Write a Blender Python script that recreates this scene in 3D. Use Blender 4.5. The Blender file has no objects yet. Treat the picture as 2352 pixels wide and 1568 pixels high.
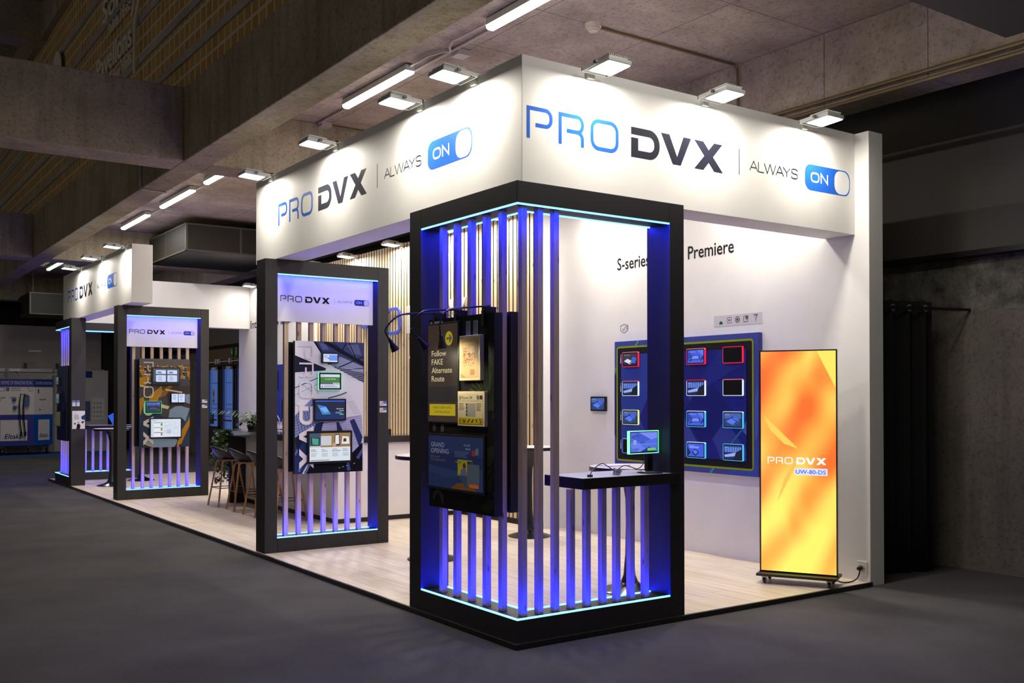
import bpy, bmesh, math, random
from mathutils import Vector, Matrix
random.seed(7)
S = bpy.context.scene
C = S.collection
PI = math.pi

# ------------------------------------------------------------------ camera, world, exposure
cam_d = bpy.data.cameras.new('camera'); cam = bpy.data.objects.new('camera', cam_d); C.objects.link(cam)
YAW, PIT, ROL = 0.6098, 0.0113, -0.0003
F_ = Vector((math.sin(YAW)*math.cos(PIT), math.cos(YAW)*math.cos(PIT), math.sin(PIT)))
R0 = Vector((math.cos(YAW), -math.sin(YAW), 0)); U0 = R0.cross(F_)
R_ = R0*math.cos(ROL) + U0*math.sin(ROL); U_ = -R0*math.sin(ROL) + U0*math.cos(ROL)
m = Matrix.Identity(4)
for i in range(3):
    m[i][0], m[i][1], m[i][2] = R_[i], U_[i], -F_[i]
m[0][3], m[1][3], m[2][3] = -3.7525, -5.3115, 1.65
cam.matrix_world = m
cam_d.sensor_width = 36; cam_d.lens = 2284.83*36/2352
cam_d.shift_y = 99.46/2352
cam_d.clip_end = 200
S.camera = cam
w = bpy.data.worlds.new('world'); S.world = w; w.use_nodes = True
w.node_tree.nodes['Background'].inputs[0].default_value = (1.0, 0.93, 0.84, 1)
w.node_tree.nodes['Background'].inputs[1].default_value = 0.165
S.view_settings.view_transform = 'Standard'; S.view_settings.look = 'None'
S.view_settings.exposure = 0.0; S.view_settings.gamma = 1.0
try: S.view_settings.use_curve_mapping = False
except Exception: pass

FLOOD_W, WALL_W, TUBE_W, LED_E = 17.0, 43.0, 30.0, 275.0

# ------------------------------------------------------------------ materials
MATS = {}
def srgb(r, g, b):
    f = lambda c: (c/255/12.92) if c/255 <= .04045 else ((c/255+.055)/1.055)**2.4
    return (f(r), f(g), f(b))
def newmat(name):
    mt = bpy.data.materials.new(name); mt.use_nodes = True
    return mt, mt.node_tree, mt.node_tree.nodes['Principled BSDF']
def mat(col, rough=.5, metal=0, spec=.5, emit=0, alpha=None):
    """plain colour, sRGB 0-255"""
    k = (tuple(col), rough, metal, spec, emit)
    if k in MATS: return MATS[k]
    mt, nt, b = newmat('m_%d' % len(MATS))
    c = (*srgb(*col), 1)
    if emit:
        b.inputs['Base Color'].default_value = (.01, .01, .01, 1)
        b.inputs['Emission Color'].default_value = c
        b.inputs['Emission Strength'].default_value = emit
        b.inputs['Roughness'].default_value = .3
        b.inputs['Specular IOR Level'].default_value = .3
    else:
        b.inputs['Base Color'].default_value = c
        b.inputs['Roughness'].default_value = rough
        b.inputs['Metallic'].default_value = metal
        b.inputs['Specular IOR Level'].default_value = spec
    MATS[k] = mt
    return mt
def nd(nt, t, **kw):
    n = nt.nodes.new(t)
    for k, v in kw.items():
        if k.startswith('_'): setattr(n, k[1:], v)
        else: n.inputs[k.replace('__', ' ')].default_value = v
    return n
def ramp(nt, fac, stops):
    r = nt.nodes.new('ShaderNodeValToRGB'); e = r.color_ramp.elements
    while len(e) < len(stops): e.new(.5)
    for x, (p, c) in zip(e, stops): x.position = p; x.color = (*c, 1)
    nt.links.new(fac, r.inputs[0]); return r.outputs[0]
def coords(nt, scale=(1, 1, 1), kind='Object'):
    tc = nt.nodes.new('ShaderNodeTexCoord'); mp = nt.nodes.new('ShaderNodeMapping')
    mp.inputs['Scale'].default_value = scale
    nt.links.new(tc.outputs[kind], mp.inputs[0]); return mp.outputs[0]
def geo(nt, scale=(1, 1, 1), rot=(0, 0, 0)):
    g = nt.nodes.new('ShaderNodeNewGeometry'); mp = nt.nodes.new('ShaderNodeMapping')
    mp.inputs['Scale'].default_value = scale; mp.inputs['Rotation'].default_value = rot
    nt.links.new(g.outputs['Position'], mp.inputs[0]); return mp.outputs[0]
def bump(nt, b, h, strength, dist=.01):
    bp = nd(nt, 'ShaderNodeBump', Strength=strength, Distance=dist)
    nt.links.new(h, bp.inputs['Height']); nt.links.new(bp.outputs[0], b.inputs['Normal'])
def mix(nt, a, b_, fac, mode='MULTIPLY'):
    n = nt.nodes.new('ShaderNodeMix'); n.data_type = 'RGBA'; n.blend_type = mode
    for s, v in ((0, fac), (6, a), (7, b_)):
        if hasattr(v, 'node'): nt.links.new(v, n.inputs[s])
        else: n.inputs[s].default_value = v if s == 0 else (*v, 1)
    return n.outputs[2]

def m_paint(name, col, rough=.55, amt=.05):
    mt, nt, b = newmat(name)
    n = nd(nt, 'ShaderNodeTexNoise', Scale=3.0, Detail=4.0); nt.links.new(coords(nt), n.inputs['Vector'])
    c = srgb(*col)
    nt.links.new(ramp(nt, n.outputs[0], [(.3, tuple(x*(1-amt) for x in c)), (.7, c)]), b.inputs['Base Color'])
    n2 = nd(nt, 'ShaderNodeTexNoise', Scale=160.0, Detail=2.0); nt.links.new(coords(nt), n2.inputs['Vector'])
    bump(nt, b, n2.outputs[0], .06, .002); b.inputs['Roughness'].default_value = rough
    return mt
WHITE = m_paint('white_panel', (236, 234, 230), .6)
BLACK = m_paint('black_laminate', (41, 39, 42), .55, .12)
BLACKT = m_paint('black_top', (44, 43, 44), .07, .08)
BLACKP = mat((22, 22, 24), .35)
CABW = m_paint('cabinet_white', (232, 228, 224), .4)
HOUS = mat((196, 198, 194), .45, .1)
def m_carpet():
    mt, nt, b = newmat('dark_carpet')
    n = nd(nt, 'ShaderNodeTexNoise', Scale=220.0, Detail=3.0); nt.links.new(geo(nt), n.inputs['Vector'])
    n2 = nd(nt, 'ShaderNodeTexNoise', Scale=1.3, Detail=5.0); nt.links.new(geo(nt), n2.inputs['Vector'])
    c = ramp(nt, n.outputs[0], [(.3, srgb(54, 53, 52)), (.72, srgb(112, 109, 107))])
    c2 = ramp(nt, n2.outputs[0], [(.3, (.72, .72, .72)), (.7, (1, 1, 1))])
    nt.links.new(mix(nt, c, c2, 1.0), b.inputs['Base Color']); b.inputs['Roughness'].default_value = .95
    b.inputs['Specular IOR Level'].default_value = .1
    bump(nt, b, n.outputs[0], .5, .004); return mt
def m_oakfloor():
    mt, nt, b = newmat('pale_oak_floor')
    br = nd(nt, 'ShaderNodeTexBrick', Scale=1.0, Mortar__Size=.002, Brick__Width=1.25, Row__Height=.19, Bias=0.0)
    br.offset = .37
    nt.links.new(geo(nt, rot=(0, 0, PI/2)), br.inputs['Vector'])
    br.inputs['Color1'].default_value = (*srgb(236, 222, 202), 1); br.inputs['Color2'].default_value = (*srgb(228, 212, 190), 1)
    br.inputs['Mortar'].default_value = (*srgb(150, 134, 114), 1)
    n = nd(nt, 'ShaderNodeTexNoise', Scale=2.0, Detail=6.0, Roughness=.6); nt.links.new(geo(nt, (9, .7, 1)), n.inputs['Vector'])
    g = ramp(nt, n.outputs[0], [(.3, (.80, .77, .74)), (.65, (1.02, 1.02, 1.02))])
    nt.links.new(mix(nt, br.outputs[0], g, 1.0), b.inputs['Base Color']); b.inputs['Roughness'].default_value = .42
    return mt
def m_pine(name='pine', c1=(212, 190, 160), c2=(186, 158, 126)):
    mt, nt, b = newmat(name)
    oi = nt.nodes.new('ShaderNodeObjectInfo')
    n = nd(nt, 'ShaderNodeTexNoise', Scale=2.0, Detail=5.0, Roughness=.55)
    v = geo(nt, (26, 26, 1.1)); nt.links.new(v, n.inputs['Vector'])
    g = ramp(nt, n.outputs[0], [(.3, srgb(*c2)), (.62, srgb(*c1))])
    vo = nd(nt, 'ShaderNodeTexVoronoi', Scale=1.0); nt.links.new(geo(nt, (14, 14, 3.6)), vo.inputs['Vector'])
    k = ramp(nt, vo.outputs['Distance'], [(.05, (.16, .1, .06)), (.13, (1, 1, 1))])
    nt.links.new(mix(nt, g, k, .85), b.inputs['Base Color']); b.inputs['Roughness'].default_value = .6
    return mt
def m_concrete(name, c1, c2, joints=None, scale=1.0, streak=True):
    mt, nt, b = newmat(name)
    n = nd(nt, 'ShaderNodeTexNoise', Scale=1.1*scale, Detail=8.0, Roughness=.62); nt.links.new(geo(nt), n.inputs['Vector'])
    n2 = nd(nt, 'ShaderNodeTexNoise', Scale=26.0, Detail=5.0, Roughness=.75); nt.links.new(geo(nt), n2.inputs['Vector'])
    c = ramp(nt, n.outputs[0], [(.32, srgb(*c2)), (.64, srgb(*c1))])
    d = ramp(nt, n2.outputs[0], [(.32, (.40, .38, .36)), (.50, (1, 1, 1))])
    c = mix(nt, c, d, .75)
    if streak:
        n3 = nd(nt, 'ShaderNodeTexNoise', Scale=2.2, Detail=4.0); nt.links.new(geo(nt, (4, 4, .35)), n3.inputs['Vector'])
        c = mix(nt, c, ramp(nt, n3.outputs[0], [(.3, (.66, .64, .6)), (.5, (1, 1, 1))]), .7)
    if joints:
        br = nd(nt, 'ShaderNodeTexBrick', Scale=1.0, Mortar__Size=.006, Brick__Width=joints[0], Row__Height=joints[1])
        br.offset = 0.0
        br.inputs['Color1'].default_value = br.inputs['Color2'].default_value = (1, 1, 1, 1)
        br.inputs['Mortar'].default_value = (.3, .27, .24, 1)
        mp = nt.nodes.new('ShaderNodeMapping'); mp.inputs['Location'].default_value = (-.3, .35, 0)
        nt.links.new(geo(nt), mp.inputs[0]); nt.links.new(mp.outputs[0], br.inputs['Vector'])
        c = mix(nt, c, br.outputs[0], .8)
    nt.links.new(c, b.inputs['Base Color']); b.inputs['Roughness'].default_value = .9
    bump(nt, b, n2.outputs[0], .35, .012); return mt
def m_brick():
    mt, nt, b = newmat('ochre_block')
    v = geo(nt, rot=(0, 0, 0))
    sx = nt.nodes.new('ShaderNodeSeparateXYZ'); nt.links.new(v, sx.inputs[0])
    cx = nt.nodes.new('ShaderNodeCombineXYZ')
    nt.links.new(sx.outputs[1], cx.inputs[0]); nt.links.new(sx.outputs[2], cx.inputs[1])
    br = nd(nt, 'ShaderNodeTexBrick', Scale=1.0, Mortar__Size=.018, Brick__Width=.20, Row__Height=.20); br.offset = 0
    nt.links.new(cx.outputs[0], br.inputs['Vector'])
    br.inputs['Color1'].default_value = (*srgb(196, 156, 76), 1); br.inputs['Color2'].default_value = (*srgb(172, 134, 64), 1)
    br.inputs['Mortar'].default_value = (*srgb(206, 196, 170), 1)
    nt.links.new(br.outputs[0], b.inputs['Base Color']); b.inputs['Roughness'].default_value = .7
    bump(nt, b, br.outputs[1], -.4, .01)
    return mt
OAK = m_oakfloor(); PINE = m_pine(); SLATW = m_pine('slat_oak', (238, 216, 174), (220, 192, 146)); CARPET = m_carpet()
STOOLW = m_pine('stool_oak', (190, 140, 90), (160, 112, 68))
CONC = m_concrete('slab_concrete', (182, 168, 154), (136, 122, 110), (1.26, 1.08), streak=False)
BEAMC = m_concrete('beam_concrete', (176, 163, 138), (142, 130, 108))
DARKC = m_concrete('dark_wall', (122, 114, 104), (100, 94, 86))
BRICK = m_brick()
def m_led(name, col, strength):
    mt, nt, b = newmat(name)
    b.inputs['Base Color'].default_value = (.02, .02, .02, 1)
    b.inputs['Emission Color'].default_value = (*col, 1); b.inputs['Emission Strength'].default_value = strength
    return mt
LED = m_led('blue_led', (.0026, .012, 1.0), LED_E)
LEDS = m_led('blue_led_flank', (.36, .80, 1.0), 1.35)
LENS = m_led('lens_white', (1, .97, .92), 4.0)
TUBE = m_led('tube_white', (1, .97, .92), 10.0)

# ------------------------------------------------------------------ geometry helpers
class MB:
    def __init__(s): s.v = []; s.f = []; s.k = []; s.mats = []
    def mi(s, mt):
        if mt not in s.mats: s.mats.append(mt)
        return s.mats.index(mt)
    def add(s, vs, fs, mt=None, M=None):
        o = len(s.v); k = s.mi(mt) if mt else 0
        for p in vs:
            p = Vector(p); s.v.append(M @ p if M else p)
        for f in fs: s.f.append([i+o for i in f]); s.k.append(k)
        return s
    def box(s, x0, x1, y0, y1, z0, z1, mt=None, M=None):
        return s.add([(x0,y0,z0),(x1,y0,z0),(x1,y1,z0),(x0,y1,z0),(x0,y0,z1),(x1,y0,z1),(x1,y1,z1),(x0,y1,z1)],
                     [(3,2,1,0),(4,5,6,7),(0,1,5,4),(1,2,6,5),(2,3,7,6),(3,0,4,7)], mt, M)
    def prism(s, pts, z0, z1, mt=None, M=None):
        n = len(pts)
        return s.add([(x,y,z0) for x,y in pts]+[(x,y,z1) for x,y in pts],
                     [list(range(n))[::-1], list(range(n,2*n))]+[(i,(i+1)%n,(i+1)%n+n,i+n) for i in range(n)], mt, M)
    def tube(s, path, r, n=10, mt=None, M=None):
        path = [Vector(p) for p in path]; rr = r if isinstance(r, (list, tuple)) else [r]*len(path)
        vs, fs = [], []; up = Vector((0,0,1))
        for i, p in enumerate(path):
            t = (path[min(i+1,len(path)-1)]-path[max(i-1,0)]).normalized()
            a = t.cross(up)
            if a.length < .05: a = t.cross(Vector((0,1,0)))
            a.normalize(); b = a.cross(t)
            for j in range(n):
                an = 2*PI*j/n; vs.append(p+(a*math.cos(an)+b*math.sin(an))*rr[i])
        for i in range(len(path)-1):
            for j in range(n):
                fs.append((i*n+j, i*n+(j+1)%n, (i+1)*n+(j+1)%n, (i+1)*n+j))
        fs.append(list(range(n))[::-1]); fs.append([len(vs)-n+j for j in range(n)])
        return s.add(vs, fs, mt, M)
    def lathe(s, prof, cx=0, cy=0, n=36, mt=None, M=None):
        vs, fs = [], []
        for r, z in prof:
            for j in range(n):
                a = 2*PI*j/n; vs.append((cx+r*math.cos(a), cy+r*math.sin(a), z))
        for i in range(len(prof)-1):
            for j in range(n): fs.append((i*n+j, i*n+(j+1)%n, (i+1)*n+(j+1)%n, (i+1)*n+j))
        fs.append(list(range(n))[::-1]); fs.append([len(vs)-n+j for j in range(n)])
        return s.add(vs, fs, mt, M)
    def build(s, name, mt=None, parent=None, bevel=0, smooth=False, loc=None):
        me = bpy.data.meshes.new(name)
        off = Vector(loc) if loc is not None else Vector((0,0,0))
        me.from_pydata([p-off for p in s.v], [], s.f)
        ms = s.mats or [mt]
        for x in ms: me.materials.append(x)
        for p, k in zip(me.polygons, s.k): p.material_index = k; p.use_smooth = smooth
        bm = bmesh.new(); bm.from_mesh(me); bmesh.ops.recalc_face_normals(bm, faces=bm.faces) if not getattr(s, 'flat', 0) else None
        bm.to_mesh(me); bm.free(); me.update()
        o = bpy.data.objects.new(name, me); C.objects.link(o)
        if parent: o.parent = parent
        elif loc is not None: o.location = loc
        if bevel:
            md = o.modifiers.new('bevel', 'BEVEL'); md.width = bevel; md.segments = 2; md.limit_method = 'ANGLE'
        if smooth:
            md = o.modifiers.new('sm', 'EDGE_SPLIT'); md.split_angle = math.radians(40)
        return o

class Thing:
    """an Empty at the base of a thing; parts are given in world coordinates (rz = 0) or local ones"""
    def __init__(s, name, label, cat, loc=(0,0,0), rz=0, group=None, local=False):
        s.o = bpy.data.objects.new(name, None); C.objects.link(s.o); s.o.empty_display_size = .1
        s.o.location = loc; s.o.rotation_euler = (0,0,rz); s.o['label'] = label; s.o['category'] = cat
        if group: s.o['group'] = group
        s.loc = Vector((0,0,0)) if local else Vector(loc)
    def part(s, name, mb, mt=None, parent=None, **kw):
        return mb.build(name, mt, parent or s.o, loc=s.loc, **kw)
def single(o, label, cat, group=None):
    o['label'] = label; o['category'] = cat
    if group: o['group'] = group
    return o
def structure(name, mb, mt=None, **kw):
    o = mb.build(name, mt, None, **kw); o['kind'] = 'structure'; return o
def copy_tree(o, parent=None):
    c = o.copy(); C.objects.link(c)
    if parent: c.parent = parent
    for ch in list(o.children): copy_tree(ch, c)
    return c
def area_light(parent, loc, size, power, col=(1,.93,.82), rot=(0,0,0), name='lamp_light', spread=None):
    l = bpy.data.lights.new(name, 'AREA'); l.shape = 'RECTANGLE'; l.size, l.size_y = size; l.energy = power; l.color = col
    if spread: l.spread = spread
    o = bpy.data.objects.new(name, l); C.objects.link(o); o.parent = parent; o.location = loc; o.rotation_euler = rot
    return o

# ------------------------------------------------------------------ flat artwork (print, screens, lettering)
_TXT = {}
def text_polys(s):
    if s in _TXT: return _TXT[s]
    cu = bpy.data.curves.new('t', 'FONT'); cu.body = s; cu.size = 1; cu.resolution_u = 3; cu.offset = .012
    ob = bpy.data.objects.new('t', cu); me = ob.to_mesh()
    vs = [(v.co.x, v.co.y) for v in me.vertices]; fs = [list(p.vertices) for p in me.polygons]
    ob.to_mesh_clear(); bpy.data.objects.remove(ob); bpy.data.curves.remove(cu)
    x0 = min(v[0] for v in vs); x1 = max(v[0] for v in vs)
    r = ([(x-x0, y) for x, y in vs], fs, x1-x0); _TXT[s] = r; return r
def rrect(x0, x1, y0, y1, r, n=6):
    pts = []
    for cx, cy, a0 in ((x1-r,y0+r,-PI/2),(x1-r,y1-r,0),(x0+r,y1-r,PI/2),(x0+r,y0+r,PI)):
        for i in range(n+1):
            a = a0+PI/2*i/n; pts.append((cx+r*math.cos(a), cy+r*math.sin(a)))
    return pts
def arc(cx, cy, r, a0, a1, n=8):
    return [(cx+r*math.cos(math.radians(a0+(a1-a0)*i/n)), cy+r*math.sin(math.radians(a0+(a1-a0)*i/n))) for i in range(n+1)]
class Art:
    """2-D artwork in metres on a plane: O lower left corner, U to the right, V up, outward N = U x V"""
    def __init__(s, O, U, V, W=None, H=None, base=.0012, step=.00016, emit=0):
        s.O, s.U, s.V = Vector(O), Vector(U).normalized(), Vector(V).normalized(); s.N = s.U.cross(s.V)
        s.W, s.H = W, H; s.w = base; s.step = step; s.emit = emit; s.mb = MB(); s.mb.flat = 1
    def M(s, c): return c if not isinstance(c, tuple) else (mat(c, emit=s.emit) if s.emit else mat(c, .5, 0, .08))
    def P(s, x, y): return s.O+s.U*x+s.V*y+s.N*s.w
    def up(s): s.w += s.step; return s
    def clip(s, pts):
        if s.W is None: return pts
        for ax, lim, sg in ((0,0,1),(0,s.W,-1),(1,0,1),(1,s.H,-1)):
            out = []
            for i in range(len(pts)):
                a, b = pts[i-1], pts[i]; da, db = (a[ax]-lim)*sg, (b[ax]-lim)*sg
                if da*db < 0:
                    t = da/(da-db); out.append((a[0]+(b[0]-a[0])*t, a[1]+(b[1]-a[1])*t))
                if db >= 0: out.append(b)
            pts = out
            if not pts: return []
        return pts
    def poly(s, pts, c, bump_=True):
        pts = s.clip(list(pts))
        if len(pts) > 2:
            ar = sum(pts[i-1][0]*pts[i][1]-pts[i][0]*pts[i-1][1] for i in range(len(pts)))
            if ar < 0: pts = pts[::-1]
            s.mb.add([s.P(*p) for p in pts], [list(range(len(pts)))], s.M(c))
        if bump_: s.up()
        return s
    def rect(s, x0, x1, y0, y1, c, b=True): return s.poly([(x0,y0),(x1,y0),(x1,y1),(x0,y1)], c, b)
    def rr(s, x0, x1, y0, y1, r, c): return s.poly(rrect(x0,x1,y0,y1,r), c)
    def circ(s, x, y, r, c, ry=None, n=24): return s.poly([(x+r*math.cos(2*PI*i/n), y+(ry or r)*math.sin(2*PI*i/n)) for i in range(n)], c)
    def stroke(s, path, wd, c, closed=False, b=True):
        n = len(path); L, R = [], []
        for i in range(n):
            p = Vector(path[i])
            a = Vector(path[i-1]) if (i or closed) else None
            q = Vector(path[(i+1) % n]) if (i < n-1 or closed) else None
            d1 = (p-a).normalized() if a is not None else None; d2 = (q-p).normalized() if q is not None else None
            if d1 is None: d1 = d2
            if d2 is None: d2 = d1
            n1 = Vector((-d1.y, d1.x)); n2 = Vector((-d2.y, d2.x)); mm = n1+n2
            if mm.length < 1e-5: mm = n1
            mm.normalize(); k = 1/max(.45, mm.dot(n1))
            L.append(p+mm*wd/2*k); R.append(p-mm*wd/2*k)
        for i in range(n if closed else n-1):
            j = (i+1) % n
            s.poly([tuple(R[i]), tuple(R[j]), tuple(L[j]), tuple(L[i])], c, False)
        if b: s.up()
        return s
    def text(s, t, x, y, h, c, align='l', width=None, rot=0, sh=0):
        """h = cap height"""
        vs, fs, wd = text_polys(t); k = h/.70; kx = k if not width else width/wd
        ox = {'l': 0, 'c': -wd*kx/2, 'r': -wd*kx}[align]; cr, sr = math.cos(rot), math.sin(rot)
        pts = []
        for a, b_ in vs:
            a, b_ = a*kx+ox+b_*k*sh, b_*k; pts.append(s.P(x+a*cr-b_*sr, y+a*sr+b_*cr))
        s.mb.add(pts, fs, s.M(c)); return s.up()
    def lines(s, x, y, wd, n, gap, c, th=None):
        for i in range(n):
            s.rect(x, x+wd*random.uniform(.7, 1), y-i*gap-(th or gap*.45), y-i*gap, c, False)
        return s.up()
    def build(s, name, parent=None, loc=None):
        return s.mb.build(name, None, parent, loc=loc)

BLUE, INK = (40, 104, 214), (42, 42, 58)
def logo(a, x0, y0, k=1.0, kx=None, pro=BLUE, dvx=INK, thin=(30, 32, 44), tog=BLUE, knob=(240, 240, 240), what='PDAT', split=None):
    """the wordmark, drawn with strokes; k = scale, letters .22 high at k = 1. With split = a function that returns a fresh Art, each word goes to its own mesh"""
    kx = kx or k
    Q = lambda pts: [(x0+x*kx, y0+y*k) for x, y in pts]
    W = lambda t: t*(k+kx)/2
    t = .027; h = .22; out = {}
    def word(n): return out.setdefault(n, split(n)) if split else a
    if 'P' in what:
        b = word('PRO')
        b.stroke(Q([(.0135,0),(.0135,h-t/2),(.16,h-t/2)]+arc(.16,.16,.22-.16-t/2,90,0)[1:]+arc(.16,.143,.0465,0,-90)+[(.075,.0965)]), W(t), pro)
        x = .273
        b.stroke(Q([(x+.0135,0),(x+.0135,h-t/2),(x+.165,h-t/2)]+arc(x+.165,.16,.0465,90,0)[1:]+arc(x+.165,.146,.0465,0,-90)+[(x+.072,.0995)]), W(t), pro)
        b.stroke(Q([(x+.15,.0995)]+arc(x+.165,.053,.0465,90,0)+[(x+.2115,0)]), W(t), pro)
        b.stroke(Q(rrect(.571,.806,.0135,h-.0135+.004,.062)), W(t), pro, True)
    if 'D' in what:
        b = word('DVX'); t2 = .054
        b.stroke(Q([(.941,h-t2/2),(1.12,h-t2/2)]+arc(1.12,.115,.078,90,0)[1:]+arc(1.12,.105,.078,0,-90)+[(.975,.027)]), W(t2), dvx)
        b.poly(Q([(.941,0),(1.01,0),(1.01,.143),(.941,.143)]), dvx)
        b.poly(Q([(1.241,h),(1.325,h),(1.405,.06),(1.405,0),(1.36,0)]), dvx, False); b.poly(Q([(1.405,.06),(1.472,h),(1.553,h),(1.443,0),(1.405,0)]), dvx)
        b.poly(Q([(1.588,h),(1.685,h),(1.900,0),(1.803,0)]), dvx); b.poly(Q([(1.803,h),(1.893,h),(1.685,0),(1.588,0)]), dvx)
    if 'A' in what:
        b = word('ALWAYS')
        b.rect(x0+2.085*kx, x0+2.092*kx, y0+.012*k, y0+.218*k, thin); y = .066; e = .078; q = .0075
        def st(p): b.stroke(Q([(u, y+v*e) for u, v in p]), W(q), thin)
        X = 2.21
        st([(X,0),(X+.048,1),(X+.096,0)]); st([(X+.018,.33),(X+.078,.33)])
        X = 2.315; st([(X,1),(X,0),(X+.065,0)])
        X = 2.385; st([(X,1),(X+.037,0),(X+.07,1),(X+.105,0),(X+.14,1)])
        X = 2.525; st([(X,0),(X+.048,1),(X+.096,0)]); st([(X+.018,.33),(X+.078,.33)])
        X = 2.615; st([(X,1),(X+.045,.48),(X+.09,1)]); st([(X+.045,.48),(X+.045,0)])
        X = 2.72; st([(X+.075,.78),(X+.07,.93),(X+.055,1),(X+.02,1),(X+.003,.9),(X+.003,.62),(X+.02,.52),(X+.058,.49),(X+.075,.4),(X+.075,.1),(X+.058,0),(X+.018,0),(X+.002,.08),(X,.22)])
    if 'T' in what:
        b = word('ON')
        b.poly(Q(rrect(2.892,3.497,-.006,.214,.075)), tog); b.poly(Q(rrect(3.285,3.487,.004,.204,.075)), knob)
        b.stroke(Q(rrect(2.975,3.075,.072,.144,.03,4)), W(.015), knob, True)
        b.stroke(Q([(3.105,.066),(3.105,.146),(3.19,.070),(3.19,.150)]), W(.015), knob)
    return out
NX = dict(U=(0,-1,0), V=(0,0,1))      # a face that looks towards -x
NY = dict(U=(1,0,0), V=(0,0,1))       # a face that looks towards -y

# ================================================================== the setting: hall
XB0, XB1 = -.26, .08          # the long ceiling beam over the stand's aisle side
ZS, ZB = 5.10, 4.39           # slab underside, beam underside
structure('floor', MB().box(-14, 12, -9, 34, -.06, 0), CARPET)
structure('ceiling', MB().box(XB1-.01, 12, -9, 34, ZS, ZS+.2), CONC)
structure('trim_1', MB().box(XB0, XB1, -9, 34, ZB, 5.26), BEAMC, bevel=.012)
for i, y in enumerate((-3.5, 6.38, 16.27, 26.1)):
    structure('trim_%d' % (2+i), MB().box(-14, XB0+.001, y, y+.53, ZB+.002, 5.255).box(XB1-.001, 12, y, y+.53, ZB+.002, ZS) if i else MB().box(-14, XB0+.001, y, y+.53, ZB+.002, 5.255), BEAMC, bevel=.012)
structure('trim_6', MB().box(4.10, 4.5, -9, 34, ZB+.005, ZS+.02), CONC)
structure('wall_atrium', MB().box(-.25, -.12, -9, 34, 5.25, 9.0), BRICK)
BAND = m_concrete('band', (186, 180, 168), (160, 154, 144), streak=False)
bm_ = MB()
for z in (5.55, 6.06, 6.60, 7.12, 7.66): bm_.box(-.275, -.24, -9, 34, z, z+.10)
structure('trim_7', bm_, BAND)
structure('trim_8', MB().box(-14, .2, 14.95, 15.6, 8.32, 8.9).box(-14, .2, 14.95, 34, 8.9, 9.1).box(-.36, .2, -9, 34, 8.35, 9.0), BEAMC)
structure('ceiling_atrium', MB().box(-14, .3, -9, 34, 9.0, 9.2), CONC)
structure('wall_back', MB().box(-14, 3.45, 27.2, 27.4, 0, 3.75), m_paint('grey_partition', (206, 198, 184), .8))
structure('wall_end', MB().box(-14, 12, 33.5, 33.7, 0, 9), DARKC)
# right hall wall: grey render below, rough concrete above, black ledge, black cladding
structure('wall_right', MB().box(5.25, 5.45, -9, 19.2, 0, 2.46).box(5.25, 5.45, 23.2, 34, 0, 2.46), DARKC)
ROUGH = m_concrete('rough_concrete', (128, 124, 116), (70, 68, 62), scale=6, streak=False)
structure('trim_9', MB().box(5.35, 5.5, -9, 34, 2.46, 2.98), ROUGH)
structure('trim_10', MB().box(5.2, 5.5, -9, 34, 2.98, 3.03), BLACKP)
structure('wall_right_upper', MB().box(5.3, 5.5, -9, 34, 3.03, 5.1), m_paint('black_cladding', (88, 84, 80), .8))
structure('trim_11', MB().box(5.28, 5.34, 19.2, 23.2, 2.5, 3.0), mat((92, 72, 52), .7))
# exit doors on the right wall, blue dusk behind the panes
GLASSB = mat((84, 118, 196), emit=.55); GLASSD = mat((44, 70, 128), emit=.35); DFR = mat((52, 50, 48), .5)
def exit_door(n, y0, y1, seed):
    t = bpy.data.objects.new('door_%d' % n, None); C.objects.link(t); t['kind'] = 'structure'; t.location = (5.26, (y0+y1)/2, 0)
    L = Vector(t.location)
    MB().box(5.24, 5.30, y0, y0+.09, 0, 2.46).box(5.24, 5.30, y1-.09, y1, 0, 2.46).box(5.24, 5.30, y0, y1, 2.38, 2.46).box(5.24, 5.30, y0, y1, 0, .82 if seed else .1).build('door_frame', DFR, t, loc=L)
    a = Art((5.27, y1-.09, .1), W=y1-y0-.18, H=2.28, **NX); wd = y1-y0-.18
    a.rect(0, wd, 0, 2.28, GLASSB); a.rect(0, wd*.22, 0, 2.28, GLASSD); a.rect(wd*.3, wd*.34, 0, 2.28, GLASSD)
    for z in (1.0, 1.2, 1.32, 1.9): a.rect(wd*.34, wd, z, z+.015, GLASSD, False)
    a.build('pane', t, loc=L)
    MB().box(5.2, 5.24, y0+.15, y1-.15, .98, 1.02).build('panic_bar', mat((120, 36, 32), .4), t, loc=L)
    MB().box(5.18, 5.25, y0+.1, y0+.45, 2.36, 2.44).build('door_closer', HOUS, t, loc=L)
exit_door(1, 19.3, 20.25, 1); exit_door(2, 20.35, 21.4, 0); exit_door(3, 21.55, 22.6, 1)
t = Thing('exit_sign', 'green emergency exit sign with pale downward arrow above the exit doors', 'sign', (5.26, 20.54, 2.7), group=None)
t.part('board', MB().box(5.25, 5.265, 20.44, 20.64, 2.70, 2.94), mat((28, 92, 62), .5))
a = Art((5.25, 20.64, 2.70), W=.2, H=.24, **NX); a.poly([(.08,.2),(.12,.2),(.12,.12),(.15,.12),(.1,.04),(.05,.12),(.08,.12)], (190, 200, 150)); a.build('arrow', t.o, loc=t.loc)
t = Thing('exit_sign', 'green emergency sign with outlined doorway symbol beside the arrow sign', 'sign', (5.26, 20.2, 2.7))
t.part('board', MB().box(5.25, 5.265, 20.11, 20.29, 2.68, 2.95), mat((28, 92, 62), .5))
a = Art((5.25, 20.29, 2.68), W=.18, H=.27, **NX); a.stroke([(.04,.05),(.04,.22),(.14,.22),(.14,.05)], .012, (190, 200, 150)); a.rect(.07, .11, .06, .17, (150, 180, 140)); a.build('symbol', t.o, loc=t.loc)
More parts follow.
